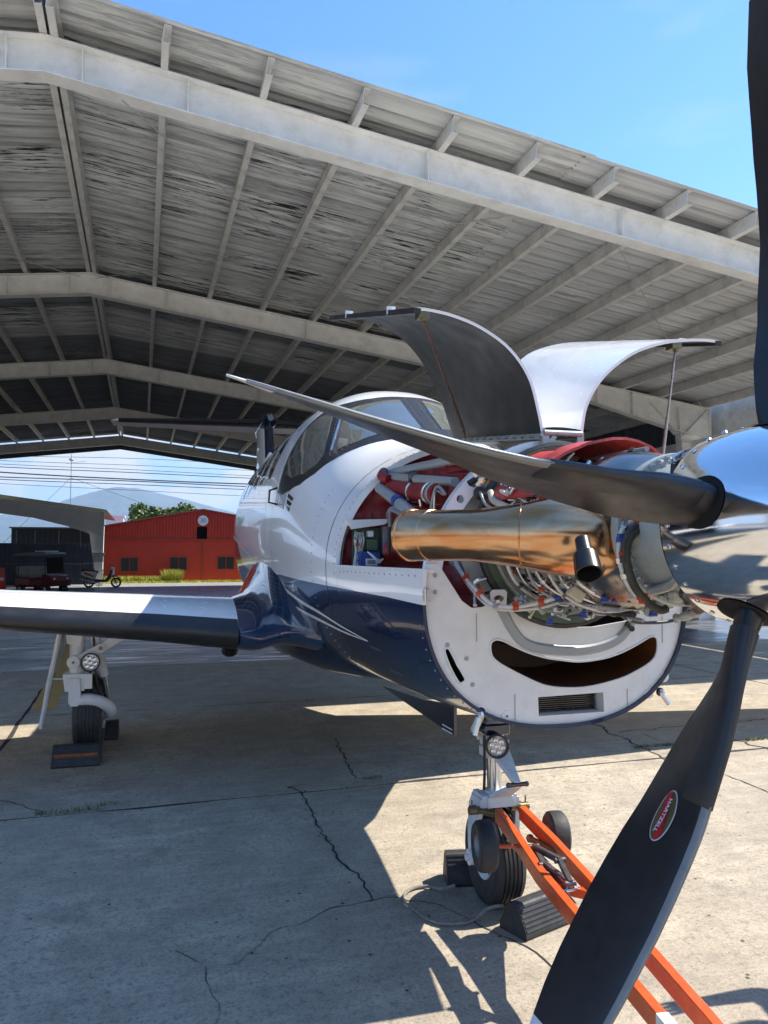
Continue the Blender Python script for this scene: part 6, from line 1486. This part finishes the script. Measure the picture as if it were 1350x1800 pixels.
# ---- main gear, starboard built then mirrored
def main_gear(sg):
    g = empty('main_gear', V(5.44, sg * 2.21, 0), 0); g.parent = plane
    def q(s, t, z): return Vector((-sg * t, s, z))         # relative to the tyre contact, t outboard
    tyre(g, q(0.10, -.02, .325), .325, .235, .155, 2)
    b = MB(); b.cyl(q(-.10, .07, .56), q(-.10, .07, 1.12), .062, 20); b.prism([(-.02, .70), (.17, .70), (.15, .56), (.0, .56)], [], lambda u, v, w: q(-.10 + w, u, v), -.09, .09); b.prism([(.0, 1.08), (.16, 1.08), (.14, .95), (.04, .93)], [], lambda u, v, w: q(-.10 + w, u, v), -.075, .075)
    b.build('leg', M['gearwhite'], g, bevel=.006)
    b = MB(); b.prism([(.035, .665), (.115, .665), (.12, .47), (.10, .44), (.045, .44), (.02, .48)], [], lambda u, v, w: q(-.13 + w, u, v), -.08, .05)
    P = smooth_path([q(-.16, .06, .475), q(-.17, -.03, .485), q(-.16, -.12, .46), q(-.10, -.19, .40), q(-.02, -.20, .34), q(.08, -.18, .325)], 5); b.tube(P, .050, 14); b.cyl(q(.09, -.22, .325), q(.09, -.12, .325), .055, 16); b.build('trailing_arm', M['gearwhite'], g, bevel=.004)
    b = MB(); b.cyl(q(.02, -.17, .42), q(-.06, -.13, .72), .028, 12); b.build('damper_rod', M['bright'], g)
    b = MB(); b.cyl(q(-.04, -.14, .66), q(-.14, -.06, 1.06), .040, 14); b.build('damper_body', M['gearwhite'], g)
    b = MB(); b.bar(q(-.18, .08, .80), q(-.16, -.13, .91), .05, .075, up=(0, 0, 1)); b.bar(q(-.16, -.12, .90), q(-.14, -.42, 1.09), .045, .07); b.cyl(q(-.22, .085, .80), q(-.12, .085, .80), .052, 16); b.cyl(q(-.21, -.125, .91), q(-.12, -.125, .91), .035, 12); b.build('side_brace', M['gearwhite'], g)
    b = MB(); b.cyl(q(-.225, -.125, .91), q(-.10, -.125, .91), .018, 10); b.cyl(q(-.225, .085, .80), q(-.215, .085, .80), .012, 8); b.build('brace_pin', M['brass'], g)
    lamp(g, q(-.24, -.05, .80), .078, (0, -1, 0))
    b = MB(); b.box(q(-.2, -.035, .64), (.055, .03, .12)); b.build('junction_box', M['white2'], g)
    b = MB(); b.tube(smooth_path([q(-.15, -.06, 1.05), q(-.19, -.08, .78), q(-.17, -.10, .6), q(-.12, -.14, .48)], 5), .010, 8); b.tube(smooth_path([q(-.12, -.03, .74), q(-.18, -.07, .58), q(-.15, -.13, .50)], 5), .008, 8); b.build('brake_hose', M['black'], g)
    b = MB(); b.lathe([(.06, -.10), (.14, -.10), (.14, -.07), (.06, -.07)], q(.10, -.02, .325), (-sg, 0, 0), 24); b.box(q(.02, -.13, .25), (.05, .12, .07)); b.build('brake_unit', M['bright'], g)
    pl = [q(.0, .18, 1.08), q(-.42 + .20, .20, 1.08), q(-.16, .30, .62), q(-.06, .36, .24), q(.0, .37, .235), q(.12, .31, .56), q(.16, .22, .9)]
    b = MB(); th = Vector((-sg * .022, 0, 0)); n_ = len(pl); b.add(pl + [p - th for p in pl], [tuple(range(n_)), tuple(range(n_, 2 * n_))[::-1]] + [(i, (i + 1) % n_, n_ + (i + 1) % n_, n_ + i) for i in range(n_)]); b.bar(pl[1].lerp(pl[2], .1) + th * -.5, pl[2].lerp(pl[3], .9) + th * -.5, .02, .03); b.cyl(q(-.12, .29, .66), q(-.11, .10, .65), .007, 6); b.build('gear_door', M['gearwhite'], g)
main_gear(1); main_gear(-1)
# ================================================================== CHOCKS, ROPE, TOW BAR
def chock(name, loc, rz, L, W, H, stripe, label, cut=.30):
    r = empty(name, loc, rz, label, 'wheel chock'); b = MB(); c = [(-W / 2, 0), (W / 2, 0), (W / 2 * .98, H * .22), (W * .16, H), (-W * .16, H), (-W / 2 * .98, H * .22)]
    P = []
    for u, v in c: P.append((u, v))
    b.prism(P, [], lambda u, v, w: Vector((w, u, v)), -L / 2, L / 2); body = b.build('body', M['rubber'], r, bevel=.012)
    rb = MB()
    for sg in (-1, 1):
        for k in range(6):
            f = (k + .5) / 6; y = sg * (W / 2 * .98 + (W * .16 - W / 2 * .98) * f); z = H * .22 + H * .78 * f
            rb.box((0, y + sg * .002, z + .001), (L * .96, .010, .004), rot=Matrix.Rotation(math.atan2(H * .78, -sg * W * .33), 3, 'X'))
    rb.build('grip_ribs', M['rubber'], r)
    if stripe: 
        f = .42; y = -(W / 2 * .98 + (W * .16 - W / 2 * .98) * f); MB().box((0, y - .004, H * .22 + H * .78 * f), (L * .90, .016, .022), rot=Matrix.Rotation(math.atan2(W * .33, H * .78), 3, 'X')).build('stripe', M['chockred'], r)
    return r
fw = P0 + AX * 1.70 + AT * -.125; chock('wheel_chock', (fw.x, fw.y, 0), R_(18), .30, .17, .135, False, 'ribbed black chock half in the sun in front of the nose wheel')
bw = P0 + AX * 2.235 + AT * .0; chock('wheel_chock', (bw.x, bw.y, 0), R_(-14), .24, .17, .15, False, 'black chock in shadow behind the nose wheel')
mw = P0 + AX * 5.12 + AT * 2.24; chock('wheel_chock', (mw.x, mw.y, 0), -PSI, .36, .22, .16, True, 'black chock with dull orange stripe in front of the wheel below the wing')
m2 = P0 + AX * 5.98 + AT * 2.16; chock('wheel_chock', (m2.x, m2.y, 0), -PSI, .36, .22, .16, False, 'black chock behind the wheel below the wing')
Z = lambda u, v, z=.012: at(u, v, 'Z', z)
rope = MB().tube(smooth_path([Z(800, 1556, .05), Z(775, 1562, .03), Z(750, 1558), Z(722, 1563), Z(708, 1580), Z(728, 1598), Z(745, 1612), Z(775, 1623), Z(812, 1623), Z(835, 1615), Z(852, 1600, .04), Z(868, 1594, .06), Z(885, 1592, .07)], 8), .008, 8).build('chock_rope', M['rope'])
tag(rope, 'grey rope lying in loose curve that joins the two nose wheel chocks', 'rope')
# tow bar hooked on the nose gear
tb0 = P0 + AX * 1.4; tow = empty('tow_bar', (tb0.x, tb0.y, 0), 0, 'orange tow bar with two small wheels hooked on the nose gear', 'tow bar')
def TB(p): return Vector(p) - Vector((tb0.x, tb0.y, 0))
def tz(v): return .46
LZ = [(876, 1432, .485), (908, 1476, .455), (950, 1540, .425), (1010, 1612, .41), (1090, 1712, .40), (1165, 1802, .39), (1400, 2090, .37)]
RZ = [(918, 1428, .485), (975, 1486, .455), (1040, 1558, .43), (1098, 1630, .415), (1170, 1712, .405), (1248, 1802, .395), (1440, 2040, .37)]
lp_ = [TB(at(u, v, 'Z', z)) for u, v, z in LZ]; rp_ = [TB(at(u, v, 'Z', z)) for u, v, z in RZ]
def rail(P, w=.034, h=.062):
    b = MB(); rings = []
    for i, p in enumerate(P):
        d = (P[min(i + 1, len(P) - 1)] - P[max(i - 1, 0)]).normalized(); x = d.cross(Vector((0, 0, 1))).normalized(); y = x.cross(d); rings.append([p + x * (sx * w / 2) + y * (sy * h / 2) for sx, sy in ((-1, -1), (1, -1), (1, 1), (-1, 1))])
    return b.loft(rings, cap0=True, cap1=True)
rail(lp_).build('side_rail', M['towred'], tow, bevel=.003, angle=30); rail(rp_).build('side_rail', M['towred'], tow, bevel=.003, angle=30)
b = MB(); b.bar(lp_[2].lerp(lp_[3], .15) + Vector((0, 0, -.01)), rp_[2].lerp(rp_[3], .2) + Vector((0, 0, -.01)), .03, .035); b.build('cross_member', M['towred'], tow, bevel=.003)
b = MB(); b.bar(lp_[5].lerp(lp_[4], .02), lp_[5].lerp(lp_[6], .3), .036, .064); b.build('white_band', M['white2'], tow)
for side, P in ((1, lp_), (-1, rp_)):
    lug = P0 + AX * (NS_ - .06) + AT * (NT_ + side * .11); lug = TB((lug.x, lug.y, .468)); b = MB(); b.cyl(lug, P[0], .014, 12); b.cyl(lug - (AT * .05) * side, lug + AT * (.045 * side), .019, 12); b.cyl(lug + AT * (.03 * side), lug + AT * (.03 * side) + Vector((0, 0, .05)), .004, 6)
    for k in range(4): b.cyl(lug.lerp(P[0], .4 + .14 * k), lug.lerp(P[0], .44 + .14 * k), .017, 10)
    b.build('locking_pin', M['brass'], tow)
def towwheel(c, ax, R):
    w = MB().lathe([(R * .45, -.036), (R * .86, -.040), (R * .97, -.030), (R, -.014), (R, .014), (R * .97, .030), (R * .86, .040), (R * .45, .036)], c, ax, 36).build('wheel', M['rubber'], tow, angle=30)
    h = MB(); h.lathe([(0, .020), (R * .18, .022), (R * .2, .012), (R * .40, .010), (R * .48, .036), (R * .50, .03), (R * .50, -.03), (R * .48, -.036), (R * .40, -.010), (R * .2, -.012), (R * .18, -.022), (0, -.02)], c, ax, 24)
    z = Vector(ax).normalized(); x = z.orthogonal().normalized(); y = z.cross(x)
    for k in range(6): a = k * pi / 3; h.bar(Vector(c) + (x * cos(a) + y * sin(a)) * R * .18, Vector(c) + (x * cos(a) + y * sin(a)) * R * .46, .016, .03, up=z)
    h.build('hub', M['mast'], w)
axd = (-AT * 1.0 + AX * .0); wl_ = TB(at(852, 1487, 'Z', .45)); wr_ = TB(at(978, 1466, 'Z', .44))
towwheel(wl_, AT + AX * .15, .106); towwheel(wr_, AT + AX * .15, .100)
b = MB(); b.cyl(wl_, lp_[1].lerp(lp_[2], .2), .010, 8); b.cyl(wr_, rp_[1].lerp(rp_[2], .1), .010, 8); b.add([rp_[1], rp_[2], wr_ + Vector((0, 0, -.12)), rp_[1] + Vector((0, 0, -.01))] , [(0, 1, 2, 3)]); b.build('axle_stub', M['towred'], tow)
b = MB(); p = TB(at(932, 1474, 'Z', .43)); b.cyl(p, rp_[1].lerp(rp_[2], .25), .013, 10); b.sphere(p, .020, 8); b.build('side_pin', M['brass'], tow)
# scissor jack lying across the bar
JZ = lambda u, v, z: TB(at(u, v, 'Z', z))
jk = MB(); A_, B_, C_, D_ = JZ(936, 1486, .46), JZ(1003, 1552, .45), JZ(985, 1513, .50), JZ(957, 1524, .40)
for a, b_ in ((JZ(938, 1488, .47), JZ(984, 1512, .47)), (JZ(940, 1490, .455), JZ(955, 1520, .455)), (JZ(955, 1518, .455), JZ(1000, 1552, .45)), (JZ(984, 1512, .465), JZ(1003, 1553, .455)), (JZ(936, 1492, .44), JZ(952, 1532, .42)), (JZ(955, 1537, .42), JZ(996, 1560, .43))):
    jk.bar(a, b_, .018, .024)
for p in (JZ(984, 1512, .467), JZ(956, 1520, .455), JZ(1002, 1553, .452), JZ(938, 1488, .463)): jk.cyl(p - AT * .022, p + AT * .022, .012, 10)
jack = jk.build('scissor_jack', M['jack'], tow); b = MB(); b.cyl(JZ(940, 1492, .46), JZ(998, 1556, .45), .007, 8); b.build('screw', M['bright'], jack)
b = MB(); P = [JZ(996, 1558, .44), JZ(992, 1566, .43), JZ(994, 1564, .43), JZ(1018, 1562, .43)]; b.tube([JZ(1012, 1590, .41), JZ(992, 1566, .43)], .006, 8); b.tube([JZ(992, 1566, .43), JZ(1018, 1561, .43)], .0075, 8); b.sphere(JZ(992, 1566, .43), .008, 8); b.tube([JZ(1000, 1555, .445), JZ(992, 1566, .43)], .006, 8); b.build('crank', M['bright'], jack)
# ================================================================== A PERSON beyond the right edge, whose shadow reaches into view
def person():
    r = empty('person', (3.50, 2.22, 0), 0, 'person in dark clothes right of the propeller, one hand held out', 'person')
    J = {'pel': (0, 0, .95), 'bel': (0, .01, 1.10), 'che': (0, 0, 1.30), 'nek': (0, 0, 1.48), 'hd0': (-.01, 0, 1.56), 'hd1': (-.02, 0, 1.66), 'hd2': (-.01, 0, 1.74),
         'ls': (-.02, .19, 1.40), 'le': (-.22, .24, 1.20), 'lw': (-.46, .26, 1.22), 'lp': (-.53, .26, 1.225), 'rs': (.02, -.19, 1.40), 're': (.04, -.27, 1.13), 'rw': (-.06, -.24, .90), 'rp': (-.09, -.23, .83),
         'lh': (0, .10, .90), 'lk': (-.03, .12, .50), 'la': (.0, .13, .09), 'lt': (-.15, .14, .04), 'rh': (0, -.10, .90), 'rk': (-.02, -.12, .50), 'ra': (.02, -.13, .09), 'rt': (-.13, -.15, .04)}
    rad = dict(pel=.15, bel=.14, che=.165, nek=.06, hd0=.075, hd1=.10, hd2=.075, ls=.075, le=.05, lw=.034, lp=.036, rs=.075, re=.05, rw=.034, rp=.036, lh=.10, lk=.065, la=.048, lt=.04, rh=.10, rk=.065, ra=.048, rt=.04)
    ED = ['pel bel', 'bel che', 'che nek', 'nek hd0', 'hd0 hd1', 'hd1 hd2', 'che ls', 'ls le', 'le lw', 'lw lp', 'che rs', 'rs re', 're rw', 'rw rp', 'pel lh', 'lh lk', 'lk la', 'la lt', 'pel rh', 'rh rk', 'rk ra', 'ra rt']
    K = list(J)
    P = [J[k] for k in K]; Rr = [rad[k] for k in K]; E2 = [tuple(K.index(x) for x in e.split()) for e in ED]
    for sd, hand in ((1, 'lp'), (-1, 'rp')):                # five fingers on each hand
        o = Vector(J[hand]); fwd = Vector((-1, 0, .0)) if hand == 'lp' else Vector((-.25, 0, -1)).normalized(); side = Vector((0, 1, 0)); dn = Vector((0, 0, -1)) if hand == 'lp' else Vector((-1, 0, 0))
        for k in range(4):
            L = (.075, .085, .08, .062)[k]; b0 = o + fwd * .03 + side * ((k - 1.5) * .021); i0 = len(P)
            P += [tuple(b0), tuple(b0 + fwd * L * .55 + dn * .008), tuple(b0 + fwd * L + dn * .03)]; Rr += [.011, .0095, .008]; E2 += [(K.index(hand), i0), (i0, i0 + 1), (i0 + 1, i0 + 2)]
        i0 = len(P); P += [tuple(o - side * .03 * sd + dn * .01), tuple(o + fwd * .03 - side * .055 * sd + dn * .03)]; Rr += [.013, .010]; E2 += [(K.index(hand), i0), (i0, i0 + 1)]
    me = bpy.data.meshes.new('body'); me.from_pydata(P, E2, []); o = bpy.data.objects.new('body', me); COL.objects.link(o); o.parent = r
    me.materials.append(M['cloth']); sk = o.modifiers.new('skin', 'SKIN'); sk.use_smooth_shade = True
    for i, v in enumerate(me.skin_vertices[0].data): v.radius = (Rr[i], Rr[i]); v.use_root = (i == 0)
    o.modifiers.new('sub', 'SUBSURF').levels = 2; o.modifiers['sub'].render_levels = 2
    b = MB(); b.sphere((-.02, 0, 1.665), .115, 20, sc=(.95, .82, 1.12)); b.sphere((-.13, 0, 1.645), .018, 8, sc=(1, .8, 1.3))
    for s in (-1, 1): b.sphere((-.01, s * .095, 1.65), .025, 8, sc=(.8, .4, 1.2))
    b.build('face', M['skin'], o); b = MB(); b.sphere((.005, 0, 1.70), .122, 20, sc=(.98, .86, 1.0)); b.build('hair', M['black'], o)
    for s in (-1, 1): b = MB(); b.sphere((-.118, s * .036, 1.67), .012, 8); b.build('eye', M['black'], o)
    b = MB(); b.box((-.122, 0, 1.605), (.008, .045, .008)); b.build('mouth', M['logored'], o)
person()

# ================================================================== the air itself: thin haze between here and the mountain
hz = MB(); hz.box((0, 5600, 445), (22000, 15200, 904)); haze = hz.build('haze', [])
hm = bpy.data.materials.new('thin haze'); hm.use_nodes = True; hn = hm.node_tree; hn.nodes.clear()
ho = hn.nodes.new('ShaderNodeOutputMaterial'); hp_ = hn.nodes.new('ShaderNodeVolumePrincipled')
hp_.inputs['Color'].default_value = (0.62, 0.80, 1.0, 1); hp_.inputs['Density'].default_value = 9e-5; hp_.inputs['Anisotropy'].default_value = 0.3
hn.links.new(hp_.outputs[0], ho.inputs['Volume']); haze.data.materials.append(hm); tag(haze, kind='stuff')
